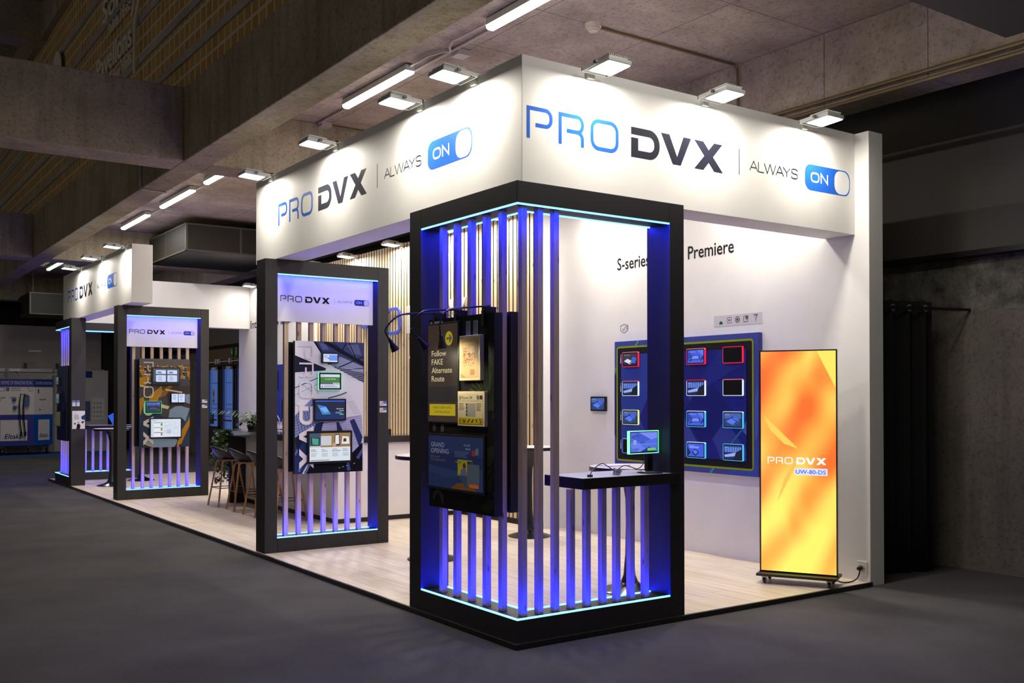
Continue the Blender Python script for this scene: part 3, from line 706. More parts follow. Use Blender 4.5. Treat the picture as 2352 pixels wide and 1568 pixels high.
# ------------------------------------------------------------------ tablets
def tablet(label, O, uv, wd, ht, draw, edge=None, edge2=None, group=None, emit=1.0, bez=.03, thick=.028, on=True, name='tablet'):
    """O = lower left corner on the carrying face"""
    O = Vector(O); U = Vector(uv['U']); V = Vector(uv['V']); N = U.cross(V)
    t = Thing(name, label, 'touch screen', O, group=group)
    M = Matrix((( U.x, V.x, N.x, O.x), (U.y, V.y, N.y, O.y), (U.z, V.z, N.z, O.z), (0,0,0,1)))
    t.part('casing', MB().prism(rrect(.004, wd-.004, .004, ht-.004, .008, 3), .0, thick, M=M), mat((16, 16, 18), .35), bevel=.001)
    if edge:
        e = .0052; ec = mat(edge, emit=1.05); ec2 = mat(edge2 or edge, emit=1.05)
        out = rrect(0, wd, 0, ht, .012, 3); inn = rrect(e, wd-e, e, ht-e, .007, 3); n = len(out)
        b = MB()
        for i in range(n):
            j = (i+1) % n; k = ec if (out[i][1]+out[j][1])/2 > ht*.5 else ec2
            b.add([(out[i][0],out[i][1],thick*.35),(out[j][0],out[j][1],thick*.35),(out[j][0],out[j][1],thick+.001),(out[i][0],out[i][1],thick+.001),
                   (inn[i][0],inn[i][1],thick+.001),(inn[j][0],inn[j][1],thick+.001)], [(0,1,2,3),(3,2,5,4)], k, M)
        t.part('light_border', b)
    a = Art(O+U*bez+V*bez+N*thick, W=wd-2*bez, H=ht-2*bez, emit=emit, base=.001, **uv)
    if on: draw(a, wd-2*bez, ht-2*bez)
    else: a.emit = 0; a.rect(0, wd-2*bez, 0, ht-2*bez, (20, 18, 18))
    a.build('screen', t.o, loc=t.loc)
    return t
def d_room(a, w, h):          # blue picture of a meeting room with a table
    a.rect(0, w, 0, h, (28, 44, 96)); a.rect(0, w, h*.5, h*.9, (96, 130, 220))
    for k in range(7): a.rect(w*(.03+.14*k), w*(.06+.14*k), h*.45, h*.95, (20, 30, 70), False)
    a.up(); a.poly([(w*.55,0),(w,0),(w,h*.75),(w*.62,h*.45)], (18, 22, 40)); a.poly([(0,h*.28),(w*.68,h*.5),(w*.62,h*.22),(w*.05,h*.12)], (150, 172, 240)); a.rect(0, w, h*.9, h, (40, 60, 130))
    a.text('Meeting', w*.05, h*.84, h*.06, (170, 190, 250))
def d_desk(a, w, h):          # blue picture of tablets seen from the front
    a.rect(0, w, 0, h, (64, 96, 220)); a.poly([(0,h*.2),(w*.3,h*.5),(w*.1,h),(0,h)], (44, 66, 170)); a.poly([(w*.6,h),(w,h*.5),(w,h)], (90, 124, 240))
    a.poly([(w*.2,h*.25),(w*.78,h*.25),(w*.74,h*.6),(w*.3,h*.62)], (28, 40, 110)); a.poly([(w*.25,h*.3),(w*.72,h*.3),(w*.69,h*.56),(w*.33,h*.57)], (110, 140, 250)); a.poly([(w*.02,h*.12),(w*.3,h*.2),(w*.2,h*.3)], (20, 60, 70))
    a.poly([(w*.8,h*.1),(w,h*.3),(w,h*.6),(w*.84,h*.3)], (30, 48, 130)); a.text('Connecting every room', w*.06, h*.84, h*.055, (190, 205, 255))
def d_tabs(a, w, h):          # blue picture of two tablets lying tilted
    a.rect(0, w, 0, h, (40, 60, 120)); a.rect(0, w, h*.6, h, (70, 96, 170))
    a.poly([(w*.08,h*.4),(w*.5,h*.75),(w*.95,h*.5),(w*.6,h*.08)], (16, 22, 52)); a.poly([(w*.12,h*.4),(w*.42,h*.62),(w*.72,h*.36),(w*.52,h*.14)], (84, 118, 248)); a.poly([(w*.45,h*.62),(w*.62,h*.76),(w*.9,h*.52),(w*.76,h*.38)], (70, 100, 226))
    a.stroke([(w*.12,h*.38),(w*.56,h*.08),(w*.93,h*.48)], h*.03, (60, 160, 130)); a.text('Touch displays', w*.06, h*.86, h*.055, (180, 200, 250))
def d_pair(a, w, h):          # white and blue tablet over a dark table
    a.rect(0, w, 0, h, (58, 52, 62)); a.rect(0, w, 0, h*.2, (30, 28, 34)); a.poly([(w*.05,h*.36),(w*.5,h*.08),(w*.78,h*.3),(w*.3,h*.56)], (214, 220, 240)); a.poly([(w*.55,h*.3),(w*.85,h*.12),(w*.98,h*.6),(w*.7,h*.72)], (64, 92, 210))
    a.poly([(w*.45,h*.18),(w*.55,h*.12),(w*.66,h*.22),(w*.55,h*.28)], (50, 70, 150)); a.text('Ultra thin touch screens', w*.06, h*.84, h*.055, (180, 200, 240))
def d_hand(a, w, h):          # dark device on blue chevrons
    a.rect(0, w, 0, h, (60, 92, 226)); a.poly([(0,0),(w*.2,h*.3),(0,h*.7)], (24, 34, 90)); a.poly([(w*.25,h*.3),(w*.5,h*.05),(w*.72,h*.35),(w*.45,h*.62)], (20, 24, 44)); a.poly([(w*.32,h*.36),(w*.5,h*.16),(w*.64,h*.36),(w*.46,h*.54)], (90, 120, 240))
    a.text('Beauty in detail', w*.1, h*.84, h*.06, (190, 205, 255)); a.lines(w*.1, h*.78, w*.7, 2, h*.08, (170, 190, 250))

# the blue tablet board on the side wall
BX = 3.68
t = Thing('tablet_board', 'large blue board with lime outlined frame on the white side wall', 'display board', (BX, 2.24, .87))
t.part('board', MB().box(BX, WX-.001, 1.185, 3.29, .868, 2.265), mat((52, 66, 150), .45), bevel=.002)
a = Art((BX, 3.29, .868), W=2.105, H=1.397, **NX)
a.poly([(.0,.35),(.03,.3),(.03,1.0),(0,1.05)], (30, 34, 90)); a.poly([(1.7,0),(2.105,.3),(2.105,0)], (64, 84, 170)); a.poly([(2.06,.32),(2.105,.42),(2.105,.9),(2.06,.75)], (78, 96, 178))
for p, q in (((.33,1.3),(.42,1.42)), ((-.02,1.0),(.03,1.1)), ((1.45,-.03),(1.56,.1))): a.stroke([p, q], .025, (74, 150, 130))
a.poly(rrect(.04, 2.045, .058, 1.335, .03), (34, 32, 38)); a.stroke(rrect(.046, 2.04, .064, 1.33, .03), .02, (140, 160, 36), True)
a.build('print_border', t.o, loc=t.loc)
a = Art((BX, 3.168, 1.015), W=1.842, H=1.10, base=.0085, step=.0003, **NX)
a.rect(0, 1.842, 0, 1.10, (36, 42, 128)); a.poly([(0,0),(.55,0),(.3,.4),(.62,.9),(.5,1.1),(0,1.1)], (52, 70, 158)); a.poly([(.55,0),(1.3,0),(.85,.6),(.62,.3)], (62, 72, 150)); a.poly([(1.45,.12),(1.05,.62),(1.22,.78),(1.842,.1),(1.842,0),(1.5,0)], (56, 68, 146)); a.poly([(.98,.47),(1.28,.08),(1.66,.5),(1.3,.85)], (32, 36, 112))
a.poly([(1.78,.3),(1.842,.4),(1.842,.25)], (84, 100, 176)); a.stroke([(1.62,.14),(1.842,.36)], .02, (60, 112, 150)); a.poly([(1.05,.62),(1.5,1.1),(1.842,1.1),(1.842,.95)], (40, 50, 136))
a.build('print_field', t.o, loc=t.loc)
RED, PNK, WHT, CYN, YEL, LBL = (255, 30, 60), (255, 120, 140), (225, 245, 250), (80, 190, 240), (235, 240, 150), (90, 130, 255)
rows = (1.974, 1.652, 1.332, 1.012); nm = ('top', 'second', 'third', 'bottom')
spec = {0: (3.123, 'first column of the blue board', [(d_pair, PNK, RED), (d_room, PNK, WHT), (d_tabs, YEL, YEL), (None, CYN, LBL)]),
        2: (2.119, 'column beside the frame post', [(d_desk, PNK, RED), (d_room, RED, WHT), (d_desk, WHT, CYN), (d_hand, WHT, CYN)]),
        3: (1.615, 'column next to the orange screen', [(None, RED, RED), (None, PNK, WHT), (d_tabs, WHT, CYN), (d_room, CYN, CYN)])}
for c_, (y, cn, lst) in spec.items():
    for r_, (fn, e1, e2) in enumerate(lst):
        kind = 'dark tablet' if fn is None else 'blue tablet'
        col = {RED: 'red', PNK: 'pink and white', WHT: 'white', CYN: 'cyan', YEL: 'pale yellow', LBL: 'blue'}[e1]
        tablet('%s, %s border, %s row, %s' % (kind, col, nm[r_], cn), (BX, y, rows[r_]), NX, .258, .165, fn, e1, e2, 'tablets on the blue board', on=fn is not None, bez=.017, thick=.03)
    if c_ == 0:
        for r_ in range(4): card('white label beside the %s tablet in the first column, blue board' % nm[r_], (BX-.004, y+.062, rows[r_]+.045), NX, .05, .10, vert=True, group=None)
tablet('small square black touch panel alone on the white side wall', (WX, 3.765, 1.47), NX, .278, .178, d_tabs, None, None, None, bez=.022, name='touch_panel')

# ------------------------------------------------------------------ printed panels on the frames
def panel(label, x0, y0, wd, ht, z0, axis, th=.055, rear=True, edge=(24, 24, 28), back=.18):
    """axis 'y': front looks to -y at y0, lower left x0; axis 'x': front looks to -x at x = y0, left edge at y = x0"""
    if axis == 'y':
        t = Thing('display_poster', label, 'poster', (x0+wd/2, y0, z0))
        t.part('board', MB().box(x0, x0+wd, y0, y0+th, z0, z0+ht), mat(edge, .5))
        if rear: t.part('rear_board', MB().box(x0-.045, x0+wd-.05, y0+th+.055, y0+th+.12, z0+.02, z0+ht-.01).box(x0+.1, x0+.13, y0+th, y0+th+.055, z0+.3, z0+.4).box(x0+.5, x0+.53, y0+th, y0+th+.055, z0+.3, z0+.4), BLACKP)
        return t, Art((x0, y0, z0), W=wd, H=ht, base=.0008, step=.00006, **NY)
    t = Thing('display_poster', label, 'poster', (y0, x0-wd/2, z0))
    t.part('board', MB().box(y0, y0+th, x0-wd, x0, z0, z0+ht), mat(edge, .5))
    if rear: t.part('rear_board', MB().box(y0+th+.06, y0+th+.125, x0-wd-.01, x0-.02, z0+.02, z0+ht+.01).box(y0+th, y0+th+.06, x0-.63, x0-.60, z0+.3, z0+.4).box(y0+th, y0+th+.06, x0-.24, x0-.21, z0+.3, z0+.4), BLACKP)
    return t, Art((y0, x0, z0), W=wd, H=ht, base=.0008, step=.00006, **NX)
def vert_logo(t, x, y, ztop, k, kx, col, col2):
    uv = dict(U=(0,0,-1), V=(1,0,0))
    for n, ar in logo(None, 0, 0, k, kx, pro=col, dvx=col2, what='PD', split=lambda n: Art((x, y, ztop), base=.009, step=.0002, **uv)).items():
        ar.build(n.lower()+'_lettering', t.o, loc=t.loc)

# skyscraper poster
t, a = panel('tall poster of skyscrapers seen from below with a downward running wordmark', .325, 4.47, .79, 1.39, .838, 'y')
def q(*pts): return [((px-78)/747*.79, (1505-py)/1445*1.39) for px, py in pts]
a.rect(0, .79, 0, 1.39, (240, 238, 250))
a.poly(q((275,40),(840,40),(840,515),(545,365),(440,305),(375,200)), (62, 72, 120))
for p_, c_ in (([(330,75),(400,80),(440,150),(370,150)], (92,108,170)), ([(420,90),(560,190),(560,120),(500,70)], (46,54,96)), ([(640,90),(760,80),(800,200),(700,190)], (98,102,150)), ([(450,320),(560,220),(820,330),(820,400)], (150,156,196)), ([(470,335),(820,420),(820,510),(545,365)], (58,64,104))): a.poly(q(*p_), c_)
for p_, wd in (([(275,50),(440,310)], .02), ([(390,60),(840,310)], .04), ([(630,70),(560,190)], .012), ([(825,215),(530,350)], .012), ([(660,70),(730,220)], .01), ([(825,345),(560,375)], .008)): a.stroke(q(*p_), wd, (26, 28, 44))
for k in range(7): a.stroke(q((520+k*20,345+k*18),(825,370+k*22)), .004, (210, 210, 226), b=False)
a.up(); a.poly(q((70,215),(408,355),(400,378),(70,410)), (34, 38, 62)); a.poly(q((70,405),(400,378),(320,410),(70,425)), (222, 222, 238))
a.poly(q((70,430),(335,450),(262,600),(70,760)), (226, 230, 246)); a.stroke(q((70,575),(345,450)), .008, (60, 62, 84))
for p_ in ([(70,655),(330,520)], [(140,530),(270,620)], [(70,750),(200,800)], [(220,480),(330,640)]): a.stroke(q(*p_), .004, (120, 126, 160), b=False)
a.up(); a.poly(q((70,880),(262,680),(400,760),(390,960),(300,1060),(70,1110)), (140, 154, 208))
for k in range(9): a.stroke(q((90+k*26,860-k*18),(130+k*32,1080-k*6)), .005, (44, 56, 104), b=False)
for k in range(7): a.stroke(q((75,900+k*30),(390,770+k*28)), .004, (54, 66, 116), b=False)
a.up(); a.poly(q((430,685),(640,610),(700,700),(800,880),(400,920)), (236, 234, 246))
for k in range(9): a.stroke(q((640+k*8,730+k*16),(720+k*10,715+k*18)), .003, (150, 150, 180), b=False)
a.stroke(q((430,685),(570,645),(635,618)), .012, (70, 74, 104)); a.poly(q((355,940),(800,870),(815,1130),(760,1290),(350,1290)), (190, 188, 228))
for k in range(12): a.stroke(q((358,965+k*24),(812,905+k*26)), .0035, (112, 112, 164), b=False)
for k in range(26): a.stroke(q((380+k*16,935-k*2),(384+k*16,965-k*3)), .006, (26, 30, 50), b=False)
a.up(); a.poly(q((520,950),(545,945),(590,1040),(530,1060)), (44, 54, 104)); a.poly(q((668,935),(720,915),(812,1120),(780,1250)), (46, 58, 112)); a.poly(q((300,960),(380,940),(350,1080),(250,1120)), (40, 48, 84))
a.poly(q((70,1110),(300,1040),(240,1340),(150,1510),(70,1510)), (44, 58, 116))
for p_ in ([(80,1300),(160,1120)], [(120,1480),(200,1300)], [(180,1500),(240,1400)], [(90,1180),(140,1110)]): a.stroke(q(*p_), .022, (104, 122, 180), b=False)
a.up(); a.poly(q((70,1130),(120,1080),(170,1130),(110,1260)), (30, 38, 66)); a.poly(q((190,1510),(260,1380),(700,1290),(812,1180),(812,1510)), (20, 20, 32)); a.poly(q((630,1370),(660,1370),(680,1490),(640,1490)), (70, 92, 160)); a.poly(q((740,1350),(812,1240),(812,1290),(770,1370)), (84, 96, 160))
for x in (545, 585, 630, 710): a.poly(q((x,1455-(x-545)*.25),(x+18,1450-(x-545)*.25),(x+18,1457-(x-545)*.25),(x,1462-(x-545)*.25)), (224, 214, 190), False)
a.build('print', t.o, loc=t.loc); vert_logo(t, .369, 4.47, 2.187, .73, .684, (240, 230, 240), (244, 238, 246))
YP = 4.47
def d_cfg(a, w, h): a.rect(0,w,0,h,(110,150,235)); a.rect(0,w*.42,0,h,(200,214,240)); a.rect(0,w,h*.86,h,(190,206,245)); a.rect(0,w,0,h*.16,(220,228,245)); a.rect(w*.3,w*.42,h*.4,h*.5,(20,24,40)); a.lines(w*.05,h*.75,w*.25,2,h*.14,(120,130,170))
def d_green(a, w, h):
    a.rect(0,w,0,h,(206,214,236)); a.rect(0,w,h*.28,h*.8,(66,128,58)); a.rect(0,w*.62,h*.28,h*.42,(90,98,110)); a.text('Free until 10:00 AM', w*.5, h*.62, h*.07, (230,240,230), 'c'); a.rect(w*.06,w*.12,h*.06,h*.14,(40,50,80)); a.lines(w*.18,h*.2,w*.7,2,h*.09,(130,140,170)); a.text('Meeting', w*.05, h*.88, h*.05, (60,70,90))
    for k in range(4): a.rect(w*(.64+.09*k), w*(.71+.09*k), h*.3, h*.4, (190,200,225), False)
def d_shop(a, w, h):
    a.rect(0,w,0,h,(30,46,104)); a.rect(0,w,h*.4,h*.95,(34,40,66)); a.rect(0,w,h*.95,h,(60,110,240)); a.poly([(w*.06,h*.78),(w*.36,h*.68),(w*.52,h*.28),(w*.24,h*.26)], (70,170,110)); a.poly([(w*.08,h*.77),(w*.36,h*.67),(w*.5,h*.31),(w*.25,h*.3)], (60,118,235)); a.poly([(w*.14,h*.6),(w*.36,h*.66),(w*.46,h*.4),(w*.3,h*.36)], (110,170,250))
    a.text('Discover the', w*.96, h*.54, h*.055, (230,236,250), 'r'); a.text('S-series', w*.96, h*.44, h*.055, (230,236,250), 'r'); a.rect(w*.82,w*.96,h*.24,h*.29,(90,200,110)); a.lines(w*.68,h*.39,w*.27,2,h*.05,(150,160,190))
def d_site(a, w, h):
    a.rect(0,w,0,h,(214,222,232)); a.rect(0,w,h*.5,h,(150,120,80)); a.rect(0,w*.27,h*.5,h,(60,80,110)); a.poly([(w*.03,h*.86),(w*.24,h*.82),(w*.22,h*.55),(w*.05,h*.58)], (14,16,18)); a.poly([(w*.05,h*.84),(w*.22,h*.80),(w*.21,h*.58),(w*.07,h*.6)], (70,160,130)); a.rect(w*.27,w*.53,h*.56,h*.9,(196,200,206)); a.poly([(w*.6,h*.55),(w*.74,h*.55),(w*.73,h*.96),(w*.62,h*.95)], (30,30,34)); a.poly([(w*.62,h*.6),(w*.72,h*.6),(w*.715,h*.93),(w*.63,h*.92)], (224,226,230)); a.circ(w*.6,h*.58,w*.05,(196,150,120),h*.07); a.poly([(w*.78,h*.6),(w*.98,h*.6),(w*.96,h*.86),(w*.8,h*.88)], (226,226,226)); a.poly([(w*.82,h*.68),(w*.9,h*.68),(w*.9,h*.8),(w*.83,h*.8)], (60,60,66)); a.rect(0,w*.27,h*.5,h*.55,(190,190,180))
    for k, s_ in enumerate((('ROOM','BOOKING'), ('DESK','BOOKING'), ('VISITOR','MANAGEMENT'), ('DIGITAL','SIGNAGE'))):
        a.text(s_[0], w*(.03+.26*k), h*.4, h*.035, (20,20,26)); a.text(s_[1], w*(.03+.26*k), h*.345, h*.035, (20,20,26)); a.lines(w*(.03+.26*k), h*.29, w*.16, 4, h*.035, (160,166,176))
    a.lines(w*.02, h*.05, w*.5, 1, h*.04, (60,60,70))
kw = dict(uv=NY, group=None)
tablet('small black tablet with a pale blue page, topmost on the skyscraper poster', (.612, YP, 1.995), NY, .198, .120, d_cfg, bez=.018)
tablet('green bordered tablet with a green page on the skyscraper poster', (.576, YP, 1.713), NY, .266, .19, d_green, (130, 235, 190), (150, 240, 200), bez=.022)
tablet('black screen showing a tilted blue tablet on the skyscraper poster', (.519, YP, 1.382), NY, .38, .243, d_shop, bez=.022)
tablet('biggest black screen at the foot of the skyscraper poster, page with four columns', (.449, YP, .935), NY, .522, .352, d_site, bez=.028)

# lecture hall poster
t, a = panel('tall poster of a lecture hall with amber chairs and a downward running wordmark', .385, 10.80, .785, 1.40, .842, 'y')
def q(*pts): return [((px-82)/823*.785, (1540-py)/1455*1.40) for px, py in pts]
AMB, AMB2, SEAT, DESK = (176, 124, 40), (140, 96, 32), (126, 148, 172), (206, 188, 150)
a.rect(0, .785, 0, 1.40, (76, 72, 74)); a.poly(q((82,1540),(82,1010),(330,960),(520,1060),(760,1060),(905,900),(905,1540)), (50, 62, 86)); a.poly(q((82,85),(905,85),(905,180),(82,240)), (98, 94, 94)); a.poly(q((500,560),(900,520),(900,900),(560,900)), (64, 60, 62))
for k in range(26):
    x, y = 100+(k % 7)*125+random.uniform(-20, 20), 200+(k//7)*75+random.uniform(-12, 12)
    a.poly(q((x,y),(x+110,y+22),(x+108,y+34),(x-2,y+13)), DESK); a.poly(q((x+10,y+30),(x+60,y-20),(x+78,y-8),(x+60,y+60),(x+20,y+70)), AMB if k % 2 else AMB2); a.poly(q((x+70,y+40),(x+100,y+30),(x+104,y+66),(x+76,y+70)), SEAT if k % 3 else (40,40,46))
for p_, c_ in (([(82,400),(200,365),(225,420),(180,520),(82,530)], AMB), ([(90,515),(230,545),(225,570),(90,540)], DESK), ([(240,690),(440,530),(445,600),(370,790),(235,790)], AMB), ([(255,680),(440,535),(300,640)], (206,150,60)), ([(390,710),(450,600),(485,640),(470,690)], SEAT), ([(460,600),(560,520),(620,530),(500,690),(400,730)], AMB2), ([(500,580),(780,625),(775,650),(505,605)], DESK), ([(82,745),(150,705),(165,790),(90,1020)], AMB), ([(435,830),(570,870),(540,915),(430,890)], DESK), ([(830,670),(905,665),(905,830),(836,805)], SEAT), ([(905,905),(750,860),(660,870),(570,930),(552,1055),(770,1060),(830,1120)], SEAT), ([(905,1060),(780,1250),(690,1500),(760,1500),(905,1180)], AMB), ([(780,1200),(905,1000),(905,1060)], (70,96,140)), ([(160,1480),(300,1390),(690,1410),(700,1450),(650,1540),(320,1540)], SEAT), ([(160,1470),(320,1535),(310,1545),(170,1490)], (214,150,40)), ([(690,1540),(740,1420),(720,1540)], (206,140,40)), ([(82,1150),(240,1060),(240,1390),(120,1540),(82,1540)], (44,56,80))): a.poly(q(*p_), c_)
a.build('print', t.o, loc=t.loc); vert_logo(t, .445, 10.80, 2.19, .70, .69, (206, 196, 190), (206, 198, 194))
YQ = 10.80
def d_four(a, w, h):
    a.rect(0,w,0,h,(70,84,110)); a.rect(0,w,0,h*.12,(24,26,34))
    for x in (.1, .54):
        a.rr(w*x, w*(x+.38), h*.64, h*.9, .01, (206,216,246)); a.rr(w*x, w*(x+.38), h*.1, h*.56, .01, (200,212,244)); a.lines(w*(x+.06), h*.8, w*.2, 2, h*.08, (70,80,110)); a.lines(w*(x+.08), h*.45, w*.2, 3, h*.1, (150,150,190))
    a.text('Partners', w*.14, h*.72, h*.06, (40,44,60)); a.text('Projects', w*.6, h*.72, h*.06, (40,44,60))
def d_two(a, w, h): a.rect(0,w,0,h,(206,220,250)); a.rect(w*.48,w*.52,0,h,(40,44,56)); a.lines(w*.1,h*.85,w*.3,3,h*.2,(140,150,190)); a.lines(w*.6,h*.85,w*.3,3,h*.12,(140,150,190)); a.rect(w*.66,w*.8,h*.2,h*.4,(170,180,220))
def d_sky(a, w, h): a.rect(0,w,0,h,(40,66,70)); a.rect(0,w,h*.55,h,(58,72,140)); a.rect(0,w,h*.75,h,(84,96,190)); a.rect(w*.1,w*.9,h*.48,h*.58,(20,26,40)); a.rect(w*.3,w*.7,h*.38,h*.44,(90,110,230)); a.poly([(w*.5,h*.4),(w,h*.2),(w,h*.1)], (80,90,70)); a.text('09:15', w*.94, h*.88, h*.06, (220,225,240), 'r')
def d_map(a, w, h):
    a.rect(0,w,0,h,(214,222,236)); a.rect(0,w*.1,0,h,(204,212,228)); g = (150,158,172)
    for k, c_ in enumerate(((70,150,80),(80,160,90),(140,40,50))): z = h*(.78-.27*k); a.rect(w*.1,w*.4,z,z+h*.03,c_); a.rect(w*.1,w*.4,z-h*.2,z,(226,232,242)); a.rect(w*.33,w*.38,z-h*.15,z-h*.02,(120,100,60))
    for x, y, s_ in ((.55,.72,.12),(.72,.78,.1),(.86,.68,.1),(.6,.55,.1),(.8,.5,.08),(.48,.58,.06)): a.stroke(rrect(w*(x-s_*.6),w*(x+s_*.6),h*(y-s_),h*(y+s_),.012,3), .0022, g, True)
    a.stroke(rrect(w*.76,w*.92,h*.2,h*.5,.012,3), .0022, g, True); a.lines(w*.52,h*.4,w*.2,4,h*.06,g); a.stroke(rrect(w*.43,w*.49,h*.24,h*.36,.006,3), .003, (90,150,220), True); a.text('1 Meeting', w*.05, h*.9, h*.045, (90,100,140))
tablet('black screen with four white tiles, topmost on the lecture hall poster', (.563, YQ, 1.826), NY, .456, .287, d_four, bez=.028)
tablet('small black tablet with a white page on the lecture hall poster', (.862, YQ, 1.538), NY, .236, .163, d_two, bez=.014)
tablet('green bordered tablet with a dark landscape on the lecture hall poster', (.463, YQ, 1.380), NY, .256, .193, d_sky, (80, 235, 140), (90, 240, 150), bez=.022)
tablet('biggest black screen at the foot of the lecture hall poster, floor plan page', (.534, YQ, .982), NY, .507, .327, d_map, bez=.022)

# dark poster on the corner frame with e-paper screens, its front at x = .005
t, a = panel('dark poster panel with green leaves carrying four signage screens on the corner frame', 1.146, .005, .87, 1.385, .833, 'x', th=.068)
a.rect(0, .87, 0, 1.385, (30, 29, 31))
for k in range(16):
    x, y, an = random.uniform(.58, .9), random.uniform(.0, .9), random.uniform(.3, 1.5); L = random.uniform(.2, .4)
    dx, dy = math.cos(an)*L, math.sin(an)*L; px_, py_ = -dy*.2, dx*.2
    a.poly([(x,y),(x+dx*.4+px_,y+dy*.4+py_),(x+dx,y+dy),(x+dx*.4-px_,y+dy*.4-py_)], ((34,46,32),(28,38,30),(40,54,36))[k % 3]); a.stroke([(x,y),(x+dx,y+dy)], .003, (52,66,42))
for k in range(12): an = math.radians(8+k*13); a.poly([(.80,.80),(.80-math.cos(an)*.24-.01,.80+math.sin(an)*.17),(.80-math.cos(an)*.25,.80+math.sin(an)*.17+.012)], (62,78,40) if k % 2 else (48,62,34), False)
a.up(); a.poly([(.06,.045),(.06,.10),(.10,.125),(.16,.125),(.21,.10),(.21,.02),(.135,.11)], (72,70,74))
for x in (.515, .612): a.rect(x, x+.06, 1.235, 1.345, (128,132,160)); a.lines(x+.01, 1.33, .035, 7, .013, (90,92,116))
for x in (.055, .17): a.rect(x, x+.045, .556, .612, (92,84,80))
a.build('print', t.o, loc=t.loc)
def sgn_display(name, label, x, z, wd, ht, th, frame, bez, draw, emit, cat='screen'):
    O = Vector((.005, 1.146-x, z)); t = Thing(name, label, cat, O)
    t.part('casing', MB().box(.005-th, .005, O.y-wd, O.y, z, z+ht), mat(frame, .4), bevel=.003)
    a = Art((.005-th, O.y-bez, z+bez), W=wd-2*bez, H=ht-2*bez, emit=emit, **NX); draw(a, wd-2*bez, ht-2*bez)
    a.build('screen', t.o, loc=t.loc); return t
def d_follow(a, w, h):
    a.rect(0,w,0,h,(58,45,38)); a.rect(0,w,h*.20,h*.36,(38,33,38)); a.circ(w*.72,h*.85,w*.125,(178,160,30)); a.stroke([(w*.635,h*.85),(w*.79,h*.85)], w*.04, (90,86,70)); a.stroke([(w*.735,h*.885),(w*.80,h*.85),(w*.735,h*.815)], w*.04, (90,86,70))
    for k, s_ in enumerate(('Follow','FAKE','Alternate','Route')): a.text(s_, w*.13, h*(.675-.087*k), h*.058, (216,198,156), width=w*(.50,.39,.70,.44)[k])
    a.rect(w*.06,w*.94,h*.062,h*.18,(186,164,20)); a.text('ROAD CLOSED UNTIL', w*.5, h*.135, h*.022, (96,86,26), 'c', width=w*.62); a.text('FURTHER NOTICE', w*.5, h*.088, h*.022, (96,86,26), 'c', width=w*.52)
sgn_display('signage_screen', 'upright brown screen reading Follow FAKE Alternate Route on the corner frame', .005, 1.452, .437, .733, .02, (20, 20, 22), .012, d_follow, .75)
def d_open(a, w, h):
    c = (150,92,64); a.rect(0,w,0,h,(205,176,130)); a.text('NOW', w*.12, h*.72, h*.05, c); a.text('OPEN!', w*.12, h*.65, h*.05, c); a.circ(w*.66,h*.70,w*.14,(222,204,164),h*.11)
    for k in range(70): x, y = random.uniform(.12,.8), random.uniform(.28,.62); a.rect(w*x, w*(x+.05), h*y, h*(y+.018), (176,112,76), False)
    a.up(); a.lines(w*.55,h*.2,w*.32,5,h*.03,c); a.lines(w*.1,h*.95,w*.7,2,h*.03,(160,130,96)); a.poly([(0,0),(w*.3,0),(0,h*.12)], (176,140,100))
sgn_display('e_paper_screen', 'cream framed paper-like screen reading NOW OPEN on the corner frame', .478, 1.758, .268, .315, .035, (214, 200, 160), .022, d_open, 0)
def d_room24(a, w, h):
    g = (70,68,62); a.rect(0,w,0,h,(198,188,158)); a.text('Room 24', w*.14, h*.82, h*.10, g, width=w*.42); a.rect(w*.02,w*.1,h*.8,h*.93,(150,144,124)); a.stroke([(w*.04,h*.9),(w*.09,h*.9),(w*.09,h*.8)], .003, g)
    a.rect(0,w,h*.76,h*.765,g); a.rect(w*.3,w*.7,h*.25,h*.68,(150,148,142)); a.lines(w*.02,h*.68,w*.24,5,h*.05,g,h*.012); a.lines(w*.73,h*.68,w*.25,6,h*.045,g,h*.012)
    for k in range(4): a.circ(w*.345,h*(.64-.11*k),w*.028,g)
    a.rect(0,w,0,h*.2,(180,160,22)); a.circ(w*.80,h*.88,w*.05,(110,106,96)); a.rect(w*.88,w*.98,h*.82,h*.94,(60,58,56))
    a.stroke([(w*.07,h*.15),(w*.07,h*.05)], .007, (40,38,30)); a.circ(w*.24,h*.1,w*.06,(40,38,30),h*.05); a.circ(w*.24,h*.1,w*.03,(180,160,22),h*.025); a.stroke([(w*.38,h*.05),(w*.48,h*.16)], .007, (40,38,30)); a.stroke([(w*.54,h*.06),(w*.6,h*.1),(w*.62,h*.16)], .008, (40,38,30)); a.circ(w*.75,h*.13,w*.02,(40,38,30)); a.stroke([(w*.75,h*.12),(w*.76,h*.05)], .006, (40,38,30)); a.stroke(arc(w*.89,h*.1,w*.04,-90,120), .005, (40,38,30))
sgn_display('e_paper_screen', 'cream framed paper-like screen reading Room 24 on the corner frame', .448, 1.440, .345, .243, .03, (214, 202, 166), .016, d_room24, 0)
